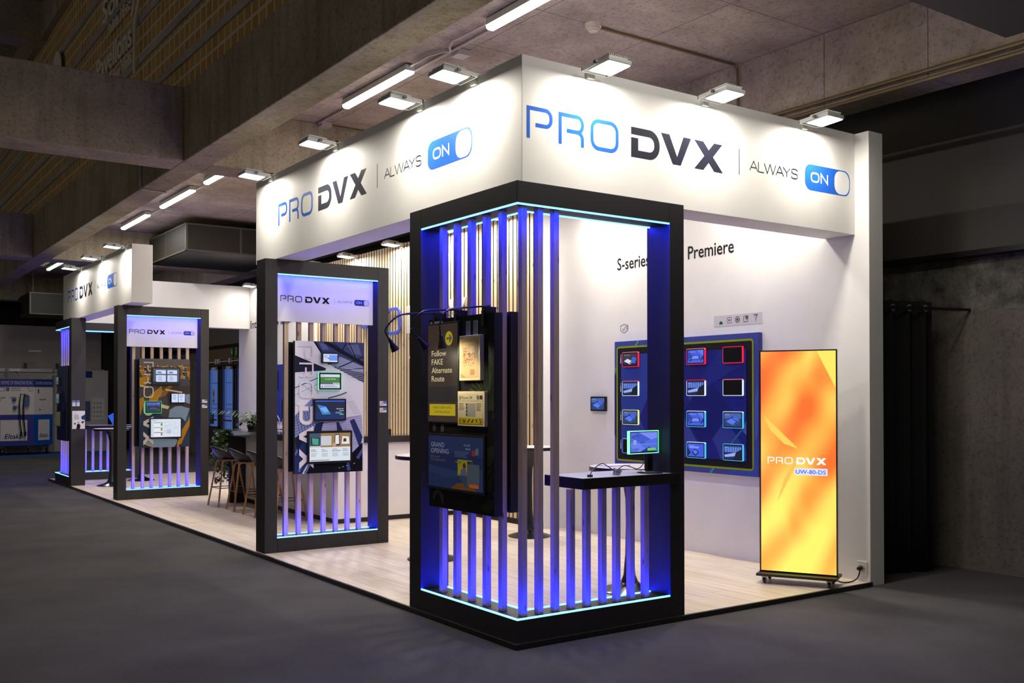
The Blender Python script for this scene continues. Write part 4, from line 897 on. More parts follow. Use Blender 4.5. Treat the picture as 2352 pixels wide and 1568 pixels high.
def d_grand(a, w, h):
    a.rect(0,w,0,h,(34,50,96)); a.poly([(0,h*.62),(w*.6,h*.7),(w,h*.62),(w,h*.3),(0,h*.42)], (28,40,84)); a.poly([(0,h*.42),(w*.7,h*.30),(w,h*.42),(w,0),(0,0)], (40,56,100)); a.poly([(0,0),(0,h*.28),(w*.35,h*.2),(w*.9,h*.3),(w*.8,0)], (34,48,90)); a.poly([(w*.42,0),(w*.55,h*.12),(w*.72,h*.14),(w*.9,0)], (112,68,30)); a.poly([(w*.55,h*.3),(w*.95,h*.45),(w*.94,h*.1),(w*.7,h*.05)], (56,66,84))
    a.text('GRAND', w*.05, h*.78, h*.09, (140,144,170), width=w*.26); a.text('OPENING', w*.05, h*.66, h*.09, (140,144,170), width=w*.34); a.text('MEDICAL AND', w*.05, h*.57, h*.035, (110,92,100)); a.text('HEALTHCARE CENTER', w*.05, h*.51, h*.035, (110,92,100), width=w*.28)
    a.text('03.12.2023', w*.78, h*.83, h*.035, (140,144,170), 'r'); a.text('8:00 PM', w*.78, h*.76, h*.035, (140,144,170), 'r'); a.lines(w*.5,h*.72,w*.28,4,h*.03,(84,92,130)); a.rect(w*.56,w*.73,h*.27,h*.57,(160,142,20)); a.poly([(w*.5,h*.52),(w*.64,h*.56),(w*.62,h*.48)], (104,124,40)); a.rect(w*.64,w*.82,h*.55,h*.57,(150,134,24))
    a.circ(w*.68,h*.46,w*.028,(70,42,34)); a.poly([(w*.6,h*.27),(w*.63,h*.4),(w*.70,h*.42),(w*.74,h*.27)], (84,90,120)); a.circ(w*.82,h*.5,w*.03,(80,52,44)); a.rect(w*.73,w*.94,h*.08,h*.5,(74,86,96)); a.rr(w*.82,w*.88,h*.66,h*.76,.006,(160,40,36)); a.rect(w*.88,w*.93,h*.68,h*.8,(80,110,104)); a.rr(w*.77,w*.93,h*.06,h*.13,.006,(190,92,34))
sgn_display('signage_screen', 'dark blue lying screen reading GRAND OPENING at the foot of the corner frame poster', .012, .972, .77, .405, .022, (22, 22, 26), .016, d_grand, .42)
t = Thing('drawer_pull', 'thin silver tag strip on top of the brown Follow screen', 'tag', (-.01, 1.0, 2.187))
t.part('strip', MB().box(-.012, .004, .955, 1.105, 2.186, 2.20), HOUS)

# clip-on gooseneck lamps on the panel's top edge
def gooseneck(label, yc, pts, aim):
    t = Thing('gooseneck_lamp', label, 'clip lamp', (.03, yc, 2.22), group='clip lamps on the dark poster panel')
    p = [Vector(p_) for p_ in pts]
    t.part('clamp', MB().box(.0, .09, yc-.025, yc+.025, 2.2185, 2.265).box(-.012, .0, yc-.015, yc+.015, 2.13, 2.24).box(.074, .088, yc-.015, yc+.015, 2.12, 2.22), BLACKP, bevel=.003)
    fine = []
    for i in range(len(p)-1):
        p0, p1, p2, p3 = p[max(i-1,0)], p[i], p[i+1], p[min(i+2,len(p)-1)]
        for k in range(5):
            u = k/5; fine.append(.5*((2*p1)+(-p0+p2)*u+(2*p0-5*p1+4*p2-p3)*u*u+(-p0+3*p1-3*p2+p3)*u**3))
    fine.append(p[-1]); t.part('arm', MB().tube(fine, .0065, 8), BLACKP, smooth=True)
    d = (p[-1]-p[-2]).normalized(); e = p[-1]; qq = d.to_track_quat('Z', 'Y').to_matrix().to_4x4(); qq.translation = e
    sh = t.part('lamp_shade', MB().lathe([(.008,-.01),(.012,0),(.016,.03),(.032,.085),(.028,.083)], n=20, M=qq), BLACKP, smooth=True)
    t.part('bulb', MB().lathe([(.0265,.079),(.0265,.081)], n=20, M=qq), m_led('warm_bulb', (1, .9, .7), 5), sh)
    t.part('cable', MB().tube([(.08, yc, 2.262), (.10, yc-.02, 2.26), (.125, yc-.07, 2.22), (.14, yc-.1, 2.1)], .003, 6), BLACKP)
    l = bpy.data.lights.new('lamp_light', 'SPOT'); l.energy = 9.0; l.color = (1, .86, .62); l.spot_size = 1.5; l.spot_blend = .7; l.shadow_soft_size = .025
    o = bpy.data.objects.new('lamp_light', l); C.objects.link(o); o.parent = t.o; o.location = e+d*.09-t.loc
    o.rotation_euler = (Vector(aim)-(e+d*.09)).to_track_quat('-Z', 'Y').to_euler()
gooseneck('clip lamp closest to the corner, its shade before the word Follow', .40, [(.05,.40,2.272),(-.10,.40,2.256),(-.253,.40,2.237),(-.31,.40,2.207),(-.344,.40,2.149),(-.350,.40,2.105),(-.343,.40,2.052)], (0, .55, 1.6))
gooseneck('middle clip lamp on the dark poster panel, shade turned to the panel', .76, [(.05,.76,2.270),(-.1,.76,2.262),(-.239,.76,2.252),(-.311,.76,2.215),(-.359,.76,2.143),(-.359,.76,2.105),(-.306,.76,2.052)], (0, .62, 1.85))
gooseneck('outer clip lamp, its shade out before the raised letter on the slatted wall', 1.06, [(.05,1.06,2.27),(-.1,1.06,2.258),(-.251,1.06,2.246),(-.333,1.06,2.214),(-.401,1.06,2.143),(-.409,1.06,2.107),(-.374,1.06,2.052)], (0, .95, 1.8))

# far corner frame's aisle poster with three devices
t, a = panel('far blue poster panel with three dark devices on the aisle side of the distant frame', 15.09, -.02, .84, 1.38, .83, 'x', th=.09, rear=False)
a.rect(0,.84,0,1.38,(92,104,140)); a.poly([(0,0),(.84,0),(.84,.7),(.4,.9),(0,.6)], (40,50,104)); a.circ(.55,.75,.2,(60,76,140)); a.circ(.5,.4,.16,(54,70,130)); a.build('print', t.o, loc=t.loc)
def d_dim(a, w, h): a.rect(0,w,0,h,(96,110,120)); a.rect(w*.1,w*.9,h*.5,h*.9,(120,136,150))
def d_olive(a, w, h): a.rect(0,w,0,h,(84,84,60))
for lb, z, hh, fn in (('small device high on the far blue poster panel', 1.85, .18, d_dim), ('middle device on the far blue poster panel', 1.5, .22, d_dim), ('largest olive device low on the far blue poster panel', 1.08, .30, d_olive)):
    tablet(lb, (-.02, 14.95, z), NX, hh*1.5, hh, fn, emit=.5, bez=.02, thick=.05)

# ------------------------------------------------------------------ on the corner frame's shelf
zs = 1.0868
t = Thing('monitor', 'green bordered desk monitor on the black shelf of the corner frame', 'monitor', (1.262, .10, zs), math.radians(6), local=True)
t.part('base', MB().lathe([(.095, .0015), (.095, .010), (.088, .016), (.03, .020)], n=32), BLACKP, smooth=True)
t.part('stand', MB().box(-.03, .035, .0, .03, .016, .26), BLACKP, bevel=.006)
X0, X1, Z0_, Z1_ = -.250, .066, .145, .312
t.part('casing', MB().prism(rrect(X0+.003, X1-.003, Z0_+.003, Z1_-.003, .008, 3), 0, .026, M=Matrix(((1,0,0,0),(0,0,-1,0),(0,1,0,0),(0,0,0,1)))), mat((16,16,18), .35))
w_, h_ = X1-X0-.028, Z1_-Z0_-.026
a = Art((X0+.014, -.026, Z0_+.014), W=w_, H=h_, emit=1.0, **NY); f = lambda *p: [(x*w_, y*h_) for x, y in p]
a.rect(0, w_, 0, h_, (86,108,226)); a.poly(f((.3,1),(1,1),(1,.7),(.72,.6),(.45,.78)), (120,142,244)); a.poly(f((.3,1),(.76,.62),(.36,.45),(.0,.75)), (72,92,204)); a.poly(f((0,.25),(.3,0),(.66,0),(.3,.45),(0,.48)), (104,128,240)); a.poly(f((.35,0),(.68,.25),(.85,.12),(.95,0)), (40,52,130))
a.text('Small Conference', w_*.04, h_*.80, h_*.055, (30,38,90)); a.text('Room', w_*.04, h_*.70, h_*.055, (30,38,90)); a.text('Available', w_*.34, h_*.44, h_*.075, (34,42,100)); a.text('06:25', w_*.14, h_*.10, h_*.10, (40,50,110)); a.rect(w_*.32, w_, h_*.38, h_*.395, (90,190,240)); a.circ(w_*.15, h_*.5, h_*.13, (150,170,220)); a.text('24', w_*.15, h_*.46, h_*.07, (60,80,160), 'c'); a.rr(w_*.62, w_*.92, h_*.05, h_*.18, .003, (120,220,90)); a.text('BOOK NOW', w_*.77, h_*.09, h_*.045, (40,80,40), 'c', width=w_*.22)
a.build('screen', t.o)
G1, G2 = mat((150, 255, 200), emit=1.3), mat((90, 245, 150), emit=1.4); e = .006
t.part('light_border', MB().box(X0, X1, -.028, -.004, Z1_-e, Z1_, G1).box(X0, X1, -.028, -.004, Z0_, Z0_+e, G1).box(X0, X0+e, -.028, -.004, Z0_, Z1_, G1).box(X1-e, X1+.002, -.028, -.002, Z0_, Z1_, G2))
CAB = mat((40, 42, 60), .4)
def cable(label, path, r=.0035, col=CAB, name='cable', cat='cable', plug=None):
    t = Thing(name, label, cat, path[0]); p = [Vector(x) for x in path]; fine = []
    for i in range(len(p)-1):
        p0, p1, p2, p3 = p[max(i-1,0)], p[i], p[i+1], p[min(i+2,len(p)-1)]
        for k in range(6):
            u = k/6; fine.append(.5*((2*p1)+(-p0+p2)*u+(2*p0-5*p1+4*p2-p3)*u*u+(-p0+3*p1-3*p2+p3)*u**3))
    fine.append(p[-1]); t.part('cord', MB().tube(fine, r, 8), col, smooth=True)
    if plug: t.part('plug', plug, mat((30, 30, 36), .4))
    return t
cable('short cable arching over the shelf to a small plug', [(.66, .06, zs+.008), (.70, .07, zs+.05), (.80, .10, zs+.085), (.88, .12, zs+.06), (.93, .10, zs+.02), (.95, .08, zs+.008)], plug=MB().box(.645, .675, .045, .07, zs+.001, zs+.016))
cable('loop of cable between the silver clips and the monitor stand', [(1.05, .24, zs+.008), (1.12, .23, zs+.05), (1.18, .22, zs+.04), (1.23, .2, zs+.024), (1.28, .2, zs+.05), (1.31, .22, zs+.08)])
b = MB()
for k in range(5): b.box(-.02, .02, -.006, .006, -.012, .012, M=Matrix.Translation((.93+.017*(k % 3), .075+.012*k, zs+.016+.012*(k % 2))) @ Matrix.Rotation(k*1.3, 4, 'Z') @ Matrix.Rotation(.5*k, 4, 'Y'))
single(b.build('cable_clip', mat((206, 206, 212), .25, .8), loc=(.94, .09, zs)), 'bundle of shiny silver clips on the shelf at the cable end', 'clips')

# ------------------------------------------------------------------ standing LED screen
rz = math.atan2(-.878, .479)
t = Thing('led_poster', 'tall standing screen with glowing orange picture on castors by the side wall', 'display screen', (3.155, .293, ZP), rz, local=True)
t.part('casing', MB().box(-.326, .326, 0, .045, .088, 2.012), BLACKP, bevel=.002)
def m_flame():
    mt, nt, b_ = newmat('orange_picture'); v = coords(nt, (1.5, 1, 1))
    wv = nd(nt, 'ShaderNodeTexWave', Scale=.55, Distortion=2.6, Detail=1.6, Detail__Scale=.9, Detail__Roughness=.45, Phase__Offset=1.1)
    mp = nt.nodes.new('ShaderNodeMapping'); mp.inputs['Rotation'].default_value = (0, -.75, .2); nt.links.new(v, mp.inputs[0]); nt.links.new(mp.outputs[0], wv.inputs['Vector'])
    n = nd(nt, 'ShaderNodeTexNoise', Scale=1.3, Detail=1.5, Roughness=.4, Distortion=.6); nt.links.new(mp.outputs[0], n.inputs['Vector'])
    mm = nt.nodes.new('ShaderNodeMath'); mm.operation = 'MULTIPLY_ADD'; mm.inputs[1].default_value = .32; nt.links.new(wv.outputs['Fac'], mm.inputs[0]); nt.links.new(n.outputs[0], mm.inputs[2])
    sp = nt.nodes.new('ShaderNodeSeparateXYZ'); nt.links.new(coords(nt), sp.inputs[0])
    mz = nd(nt, 'ShaderNodeMapRange'); mz.inputs['From Min'].default_value = .1; mz.inputs['From Max'].default_value = .75; mz.inputs['To Min'].default_value = -.26; mz.inputs['To Max'].default_value = 0; nt.links.new(sp.outputs[2], mz.inputs[0])
    ma = nt.nodes.new('ShaderNodeMath'); ma.operation = 'ADD'; nt.links.new(mm.outputs[0], ma.inputs[0]); nt.links.new(mz.outputs[0], ma.inputs[1])
    c = ramp(nt, ma.outputs[0], [(.34, srgb(238, 234, 104)), (.50, srgb(242, 208, 92)), (.62, srgb(247, 180, 74)), (.74, srgb(245, 148, 58)), (.88, srgb(238, 110, 42))])
    nt.links.new(c, b_.inputs['Emission Color']); b_.inputs['Emission Strength'].default_value = 1.15; b_.inputs['Base Color'].default_value = (.01,.01,.01,1); b_.inputs['Roughness'].default_value = .4
    return mt
t.part('screen', MB().box(-.312, .318, -.004, -.0005, .102, 2.0), m_flame())
a = Art((-.312, -.0045, .102), W=.63, H=1.898, emit=1.1, base=.0006, **NY)
a.poly([(.475,1.898),(.63,1.898),(.63,1.58),(.56,1.72)], (243, 228, 100)); a.poly([(.03,1.34),(.32,1.06),(.20,1.10),(.08,1.22)], (249, 206, 92)); a.poly([(.14,.60),(.34,1.0),(.30,.98),(.20,.80)], (246, 190, 84))
for n, ar in logo(None, .0, .0, .258, .258, pro=(250,250,255), dvx=(250,250,255), what='PD', split=lambda n: Art((-.252, -.0045, 1.03), base=.003, emit=1.5, **NY)).items(): ar.build(n.lower()+'_lettering', t.o)
a.rect(.285, .56, .835, .895, (214, 222, 252)); a.text('UW-80-DS', .422, .847, .034, (58, 84, 214), 'c', width=.25)
a.build('screen_picture', t.o)
t.part('base_plate', MB().box(-.335, .335, -.11, .19, .066, .088), mat((46, 44, 42), .4, .3), bevel=.003)
for x in (-.27, .27):
    for y in (-.065, .145):
        c_ = t.part('caster', MB().box(-.022+x, .022+x, y-.02, y+.02, .052, .066).box(x-.018, x-.013, y-.016, y+.016, .02, .055).box(x+.013, x+.018, y-.016, y+.016, .02, .055), HOUS)
        t.part('wheel', MB().lathe([(.026,-.011),(.030,-.006),(.030,.006),(.026,.011)], n=20, M=Matrix.Translation((x, y, .031)) @ Matrix.Rotation(PI/2, 4, 'Y')), BLACKP, c_)
t = Thing('wall_socket', 'white wall socket low on the side wall at its front end', 'socket', (WX, .066, .145))
t.part('cover_plate', MB().box(WX-.012, WX, .017, .115, .082, .209), mat((226, 222, 214), .4), bevel=.003)
t.part('insert', MB().lathe([(.03, 0), (.032, .012)], n=24, M=Matrix.Translation((WX-.012, .066, .15)) @ Matrix.Rotation(-PI/2, 4, 'Y')), mat((190, 184, 174), .4))
cable('black power cable from the standing screen to the wall socket', [(3.36, .12, ZP+.10), (3.46, .10, ZP+.02), (3.58, .08, ZP+.008), (3.66, .07, ZP+.03), (3.69, .066, .11), (3.70, .066, .148)], .006, BLACKP, 'power_cable', plug=MB().lathe([(.018, 0), (.02, .03), (.012, .05)], n=16, M=Matrix.Translation((3.716, .066, .15)) @ Matrix.Rotation(-PI/2, 4, 'Y')))

# ------------------------------------------------------------------ tables
TABT_SHEEN = m_paint('table_top_sheen', (206, 200, 188), .5)  # pale colour stands for the white wall reflected in black tops
def table(label, x, y, R=.34, z=1.065):
    t = Thing('bar_table', label, 'table', (x, y, ZP), group='round black bar tables')
    t.part('tabletop', MB().lathe([(R-.004, z-.036), (R, z-.03), (R, z-.001), (R-.003, z)], x, y, 48, BLACKP).lathe([(R-.006, z), (R-.006, z+.0008)], x, y, 48, TABT_SHEEN), smooth=True)
    t.part('stem', MB().lathe([(.075, ZP+.07), (.05, ZP+.13), (.036, ZP+.3), (.03, .6), (.034, .8), (.06, .95), (.12, z-.037)], x, y, 28), BLACKP, smooth=True)
    t.part('base', MB().lathe([(.245, ZP+.0005), (.25, ZP+.008), (.22, ZP+.02), (.14, ZP+.04), (.09, ZP+.06), (.075, ZP+.075)], x, y, 40), mat((20, 20, 22), .18), smooth=True)
    return t
table('round black bar table half hidden by the corner frame post', 1.265, 3.25, .37)
table('round bar table before the end of the slatted wall, seen between the cage slats', 3.0, 4.0, .33)
table('round bar table behind the corner frame shelf, its top painted with pale sheen', 1.8, .93, .335)
table('distant round bar table beside the far corner frame post', .62, 13.6, .31)
table('distant round bar table behind the lecture hall poster frame', 1.36, 14.45, .31)
single(MB().box(1.62, 1.86, .98, 1.13, 1.0662, 1.072, M=None).build('leaflet', mat((226, 220, 238), .5), loc=(1.74, 1.05, 1.066)), 'pale sheet of paper lying on the bar table behind the shelf', 'leaflet')

# ------------------------------------------------------------------ bar counter, stools, plants
t = Thing('bar_counter', 'long white bar counter with black worktop before the slatted wall', 'counter', (1.9, 7.9, ZP))
t.part('body', MB().prism([(1.62, 6.26), (SX-.03, 6.26), (SX-.03, 6.85), (2.2, 6.85), (2.2, 9.48), (1.62, 9.48)], ZP+.06, 1.05), CABW, bevel=.003)
t.part('kick_board', MB().prism([(1.64, 6.28), (SX-.05, 6.28), (SX-.05, 6.8), (2.15, 6.8), (2.15, 9.46), (1.64, 9.46)], ZP, ZP+.06), BLACKP)
t.part('worktop', MB().prism([(1.36, 6.22), (SX-.02, 6.22), (SX-.02, 6.9), (2.25, 6.9), (2.25, 9.62), (1.36, 9.62)], 1.05, 1.135), BLACKT, bevel=.002)
t.part('end_panel', MB().box(1.38, 2.2, 9.50, 9.56, ZP, 1.05), BLACK)
def stool():
    t = Thing('bar_stool', '', 'bar stool', (0,0,0), group='bar stools along the white counter', local=True)
    vs, fs = [], []; n, mm = 14, 18            # shell seat, low back towards -x
    def pt(u, v):
        an = 2*PI*u; r = v; x, y = r*math.cos(an)*.205, r*math.sin(an)*.225
        back = max(0, -math.cos(an))**1.2*max(0, (v-.5)/.5)**1.6*.15; side = abs(math.sin(an))**3*max(0, (v-.6)/.4)**2*.035
        return (x-.02*v*max(0,-math.cos(an)), y, .735-.02*(1-v*v)+back+side)
    sb = MB()
    for i in range(mm): vs += [pt(i/mm, (j+1)/n) for j in range(n)]
    vs.append((0, 0, .715)); c_ = len(vs)-1
    for i in range(mm):
        k = (i+1) % mm; fs.append((c_, i*n, k*n))
        for j in range(n-1): fs.append((i*n+j, i*n+j+1, k*n+j+1, k*n+j))
    sb.add(vs, fs); o = t.part('seat', sb, mat((33, 32, 35), .5), smooth=True); md = o.modifiers.new('th', 'SOLIDIFY'); md.thickness = .014; md.offset = -1
    t.part('seat_mount', MB().box(-.1, .1, -.1, .1, .68, .695).tube([(0,0,.69),(0,0,.714)], .03), BLACKP)
    for sx in (-1, 1):
        for sy in (-1, 1):
            P_ = [(.0, sy*.085, .672), (sx*.07, sy*.1, .672), (sx*.10, sy*.108, .664), (sx*.118, sy*.115, .645), (sx*.125, sy*.12, .61), (sx*.215, sy*.205, .0)]
            t.part('leg', MB().tube(P_, .0135, 8), STOOLW)
    z = .27; e = .18; c4 = [(-e, -e+.01, z), (e, -e+.01, z), (e, e-.01, z), (-e, e-.01, z), (-e, -e+.01, z)]
    t.part('foot_ring', MB().tube(c4, .006, 8), BLACKP)
    return t.o
s0 = stool()
SP = [(1.24, 9.2, 'end bar stool beneath the trailing ivy, farthest along the counter'), (1.26, 8.5, 'second bar stool from the ivy end of the counter'), (1.25, 7.75, 'third bar stool from the ivy, hidden mostly behind the poster frame post'), (1.26, 7.0, 'bar stool behind the skyscraper poster frame, seen through its opening')]
for i, (x, y, lb) in enumerate(SP):
    o = s0 if i == 0 else copy_tree(s0)
    o.location = (x, y, ZP); o.rotation_euler = (0, 0, (.05, -.08, .04, -.05)[i]); o['label'] = lb
def leaf(b, p, L, wd, yaw, pitch, mt):
    M = Matrix.Translation(p) @ Matrix.Rotation(yaw, 4, 'Z') @ Matrix.Rotation(pitch, 4, 'Y')
    b.add([(0,0,0),(L*.3,wd*.5,.01*L),(L*.65,wd*.42,0),(L,0,-.04*L),(L*.65,-wd*.42,0),(L*.3,-wd*.5,.01*L),(L*.5,0,-.03*L)], [(0,1,6),(1,2,6),(2,3,6),(3,4,6),(4,5,6),(5,0,6)], mt, M)
LG = [mat((70, 100, 50), .5), mat((96, 124, 62), .5), mat((52, 78, 42), .5), mat((120, 140, 84), .5)]
t = Thing('ivy_planter', 'trailing green ivy in a dark planter hanging at the end of the bar', 'plant', (1.45, 9.75, .95))
t.part('pot', MB().box(1.36, 2.1, 9.64, 9.86, .93, 1.12), BLACKP)
b = MB(); st = MB()
for k in range(44):
    x, y = random.uniform(1.26, 1.62), random.uniform(9.60, 9.88); L = random.choice((.15, .2, .25, .3, .35, .4, .45, .5, .8)); x2, y2 = x-random.uniform(.0, .16), y-random.uniform(0, .06)
    st.tube([(x, y, 1.1), (x-.02, y, 1.15), ((x+x2)/2, (y+y2)/2, 1.1-L*.3), (x2, y2, 1.12-L)], .003, 5)
    for j in range(int(L*26)+5):
        u = random.random(); leaf(b, (x+(x2-x)*u+random.uniform(-.04,.04), y+(y2-y)*u+random.uniform(-.04,.04), 1.15-L*u), random.uniform(.045,.075), random.uniform(.04,.06), random.uniform(0,6.3), random.uniform(.3,1.3), random.choice(LG))
t.part('foliage', b); t.part('stem', st, LG[2])
t = Thing('potted_plant', 'leafy plant with a feathery frond standing on the far end of the bar', 'plant', (1.72, 9.42, 1.136))
t.part('pot', MB().lathe([(.08, 1.136), (.1, 1.19), (.1, 1.2)], 1.72, 9.42, 20), BLACKP)
b = MB(); st = MB()
for k in range(30):
    an = random.uniform(0, 6.3); r = random.uniform(.02, .26); h = random.uniform(.02, .2)
    st.tube([(1.72, 9.42, 1.19), (1.72+r*.6*math.cos(an), 9.42+r*.5*math.sin(an), 1.22+h), (1.72+r*math.cos(an), 9.42+r*.8*math.sin(an), 1.2+h)], .002, 5)
    for j in range(4): leaf(b, (1.72+r*math.cos(an)+random.uniform(-.03,.03), 9.42+r*.8*math.sin(an)+random.uniform(-.03,.03), 1.2+h), .09, .05, random.uniform(0,6.3), random.uniform(-.2,.8), random.choice(LG))
for k in range(3):
    pth = [(1.72-.09*q_-.02*k*q_, 9.42+.02*q_*k, 1.2+.13*q_-.018*q_*q_) for q_ in range(5)]; st.tube(pth, .0025, 5)
    for q_ in range(1, 5):
        for s_ in (-1, 1): leaf(b, pth[q_], .12, .018, 2.9+s_*.7, .5, LG[3])
t.part('foliage', b); t.part('stem', st, LG[2])
t = Thing('desk_lamp', 'small white arched desk lamp on the bar counter', 'lamp', (1.80, 8.6, 1.136))
t.part('base', MB().lathe([(.06, 1.136), (.06, 1.146)], 1.8, 8.6, 20), WHITE)
t.part('arm', MB().tube([(1.80+.0, 8.6, 1.14), (1.80, 8.58, 1.3), (1.79, 8.66, 1.38), (1.78, 8.78, 1.40), (1.77, 8.84, 1.395)], .006, 8), HOUS)
t.part('bulb', MB().lathe([(.012, -.03), (.026, -.01), (.026, .01), (.01, .03)], n=16, M=Matrix.Translation((1.77, 8.86, 1.40))), LENS)
def booklets(label, x, y, cols):
    t = Thing('brochure_stack', label, 'brochures', (x, y, 1.136)); z = 1.136
    for c_, h in cols: t.part('brochure', MB().box(x-.11, x+.11, y-.15, y+.15, z+.0005, z+h), mat(c_, .5)); z += h
booklets('stack of white and blue printed brochures on the bar counter', 1.9, 8.30, [((226,226,226), .05), ((150,150,160), .012), ((230,230,232), .03), ((96,110,170), .05), ((232,232,234), .04)])
single(MB().box(2.30, 2.49, 6.42, 6.6, 1.1355, 1.215).build('black_box', BLACKP, loc=(2.4, 6.5, 1.136)), 'small black box on the front worktop before the slatted wall', 'box')

# second tablet board on the inner side wall
t = Thing('tablet_board', 'blue board with dark screens on the inner side wall, seen through the poster frame', 'display board', (3.70, 13.0, 1.15))
t.part('board', MB().box(3.70, WX-.001, 12.0, 14.2, 1.15, 2.272), mat((40, 58, 150), .45))
for lb, y, z, wd, hh in (('large dark screen high on the inner blue board', 13.85, 1.79, .46, .36), ('dark screen low on the inner blue board beside the bar lamp', 13.155, 1.2, .46, .39), ('dark screen low at the outer side of the inner blue board', 13.9, 1.2, .46, .39)):
    tablet(lb, (3.70, y, z), NX, wd, hh, None, on=False, bez=.02, thick=.03)

# ------------------------------------------------------------------ the stands beyond
NAVY, ROYAL, OFFW = (40, 46, 136), (26, 84, 168), (218, 212, 204)
single(MB().box(-6, 3.4, 24.45, 26.28, .001, .006).build('blue_carpet', mat((20, 84, 150), .9), loc=(-1, 25.5, .004)), 'blue carpet of the stand beyond the far aisle end', 'carpet')
t = Thing('display_cart', 'wheeled navy and white demonstration cart with Eltako panels', 'cart', (.4, 25.8, .01))
P0 = [(-1.1, 25.3), (1.25, 25.3), (1.79, 25.62), (1.79, 26.1), (-1.1, 26.1)]
t.part('cabinet', MB().prism(P0, .27, 1.135), mat(NAVY, .6)); t.part('panel', MB().prism(P0, 1.135, 2.02), mat(OFFW, .6))
P1 = [(-1.1, 25.285), (1.255, 25.285), (1.80, 25.608), (1.80, 26.1), (-1.1, 26.1)]
t.part('header', MB().prism(P1, 1.92, 2.13), mat(NAVY, .6))
dx, dy = .54, .32; ln = math.hypot(dx, dy); SD = dict(U=(dx, dy, 0), V=(0,0,1))
a = Art((-1.1, 25.285, 1.92), W=2.35, H=.21, **NY); a.text('THE HOME OF INNOVATION.', 1.25, .055, .10, (186,186,200), 'r', width=.95); a.text('THE HOME OF INNOVATION.', 2.31, .055, .10, (186,186,200), 'r', width=.95); a.build('header_lettering', t.o, loc=t.loc)
a = Art((1.255, 25.285, 1.92), W=ln, H=.21, **SD); a.rect(0, ln, 0, .21, (34,62,130)); a.text('THE HOME OF INNOVATION.', .03, .06, .085, (176,176,190), width=ln-.06); a.build('header_lettering', t.o, loc=t.loc)
a = Art((-1.1, 25.3, .27), W=2.35, H=1.65, **NY)
a.rect(1.5, 2.18, .14, .72, OFFW); a.text('Eltako', 1.60, .20, .13, (24,28,60), width=.46, sh=.3); a.rect(.3, .95, .14, .72, OFFW)
a.stroke(rrect(1.47,1.6,1.52,1.63,.01), .012, (70,84,150), True); a.rect(1.64,1.72,1.52,1.63,(110,110,116)); a.text('STROMZÄHLER /', 1.76, 1.585, .03, (70,70,76), width=.25); a.text('ENERGY METERS', 1.76, 1.53, .03, (70,70,76), width=.25); a.circ(2.19,1.60,.02,(190,140,40)); a.lines(2.22,1.61,.14,1,.02,(110,110,110)); a.text('CONNECTED', 2.19, 1.52, .03, (70,70,76), width=.13)
for x in (1.44, 1.74, 2.08): a.lines(x, 1.36, .2, 2, .03, (120,118,116))
a.build('panel_print', t.o, loc=t.loc)
a = Art((1.25, 25.3, .27), W=ln, H=1.65, **SD)
a.rect(0, ln, .0, .865, ROYAL); a.rect(.14, .52, .14, .72, OFFW); a.text('Eltako', .18, .22, .11, (24,28,60), width=.28, sh=.3)
a.rect(.12,.17,1.46,1.58,(100,100,104)); a.rect(.17,.4,1.27,1.30,(120,120,122))
for x, z in ((.17,1.1),(.36,1.1),(.17,.92),(.36,.92),(.52,1.05)): a.rect(x, x+.04, z, z+.13, (224,222,218))
a.circ(.19,1.0,.025,(60,66,80)); a.rect(.3,.44,.99,1.03,(214,212,208)); a.build('side_print', t.o, loc=t.loc)
for x, z, c_ in ((.36, 1.56, (190,188,186)), (.74, 1.56, (50,80,130)), (.76, 1.34, (60,90,140))): t.part('meter', MB().lathe([(.055, 0), (.05, .07), (.03, .08)], n=16, M=Matrix.Translation((x, 25.3, z)) @ Matrix.Rotation(PI/2, 4, 'X')), mat(c_, .4))
t.part('charger', MB().box(.98, 1.12, 25.2, 25.3, 1.4, 1.66), mat((70, 92, 140), .4))
for x0_, x1_ in ((1.03, .92), (1.08, 1.02)): t.part('charging_cable', MB().tube([(x0_, 25.2, 1.66), (x1_-.03, 25.18, 1.72), (x1_-.06, 25.18, 1.4), (x1_-.04, 25.2, .95), (x1_, 25.22, .62)], .016, 8).tube([(x1_, 25.22, .66), (x1_-.01, 25.22, .54)], .03, 8), BLACKP)
for x, y in ((-.9, 25.42), (.45, 25.4), (1.15, 25.4), (1.66, 25.72)): t.part('caster', MB().box(x-.05, x+.05, y-.04, y+.04, .2, .27).lathe([(.07, -.03), (.09, -.015), (.09, .015), (.07, .03)], n=18, M=Matrix.Translation((x, y, .098)) @ Matrix.Rotation(PI/2, 4, 'Y')), BLACKP)
t = Thing('shell_scheme_wall', 'pale modular stand wall with metal rail behind the cart', 'partition', (0, 26.6, 0))
t.part('panel', MB().box(-5, 2.85, 26.6, 26.66, .008, 2.36), mat((170, 166, 162), .7)); t.part('rail', MB().box(-5, 3.4, 26.56, 26.68, 2.36, 2.46), mat((170, 170, 166), .35, .5))
for x in (-1.4, .72, 1.98, 2.85): t.part('upright', MB().box(x-.03, x+.03, 26.55, 26.6, .008, 2.46), mat((120, 120, 116), .35, .5))
def arm_lamp(label, x, dx_):
    t = Thing('arm_lamp', label, 'lamp', (x, 26.6, 2.46), group='arm lamps behind the cart'); t.part('clamp', MB().box(x-.04, x+.04, 26.5, 26.62, 2.46, 2.62), BLACKP)
    t.part('arm', MB().tube([(x, 26.5, 2.6), (x+dx_, 26.2, 2.95)], .012, 6), HOUS); t.part('lamp_head', MB().box(x+dx_-.05, x+dx_+.28, 26.05, 26.2, 2.93, 2.97), HOUS)
arm_lamp('dark arm lamp clipped on the rail above the word HOME', 1.22, .05); arm_lamp('dark arm lamp clipped on the rail at the outer end of the cart header', 2.08, .05)
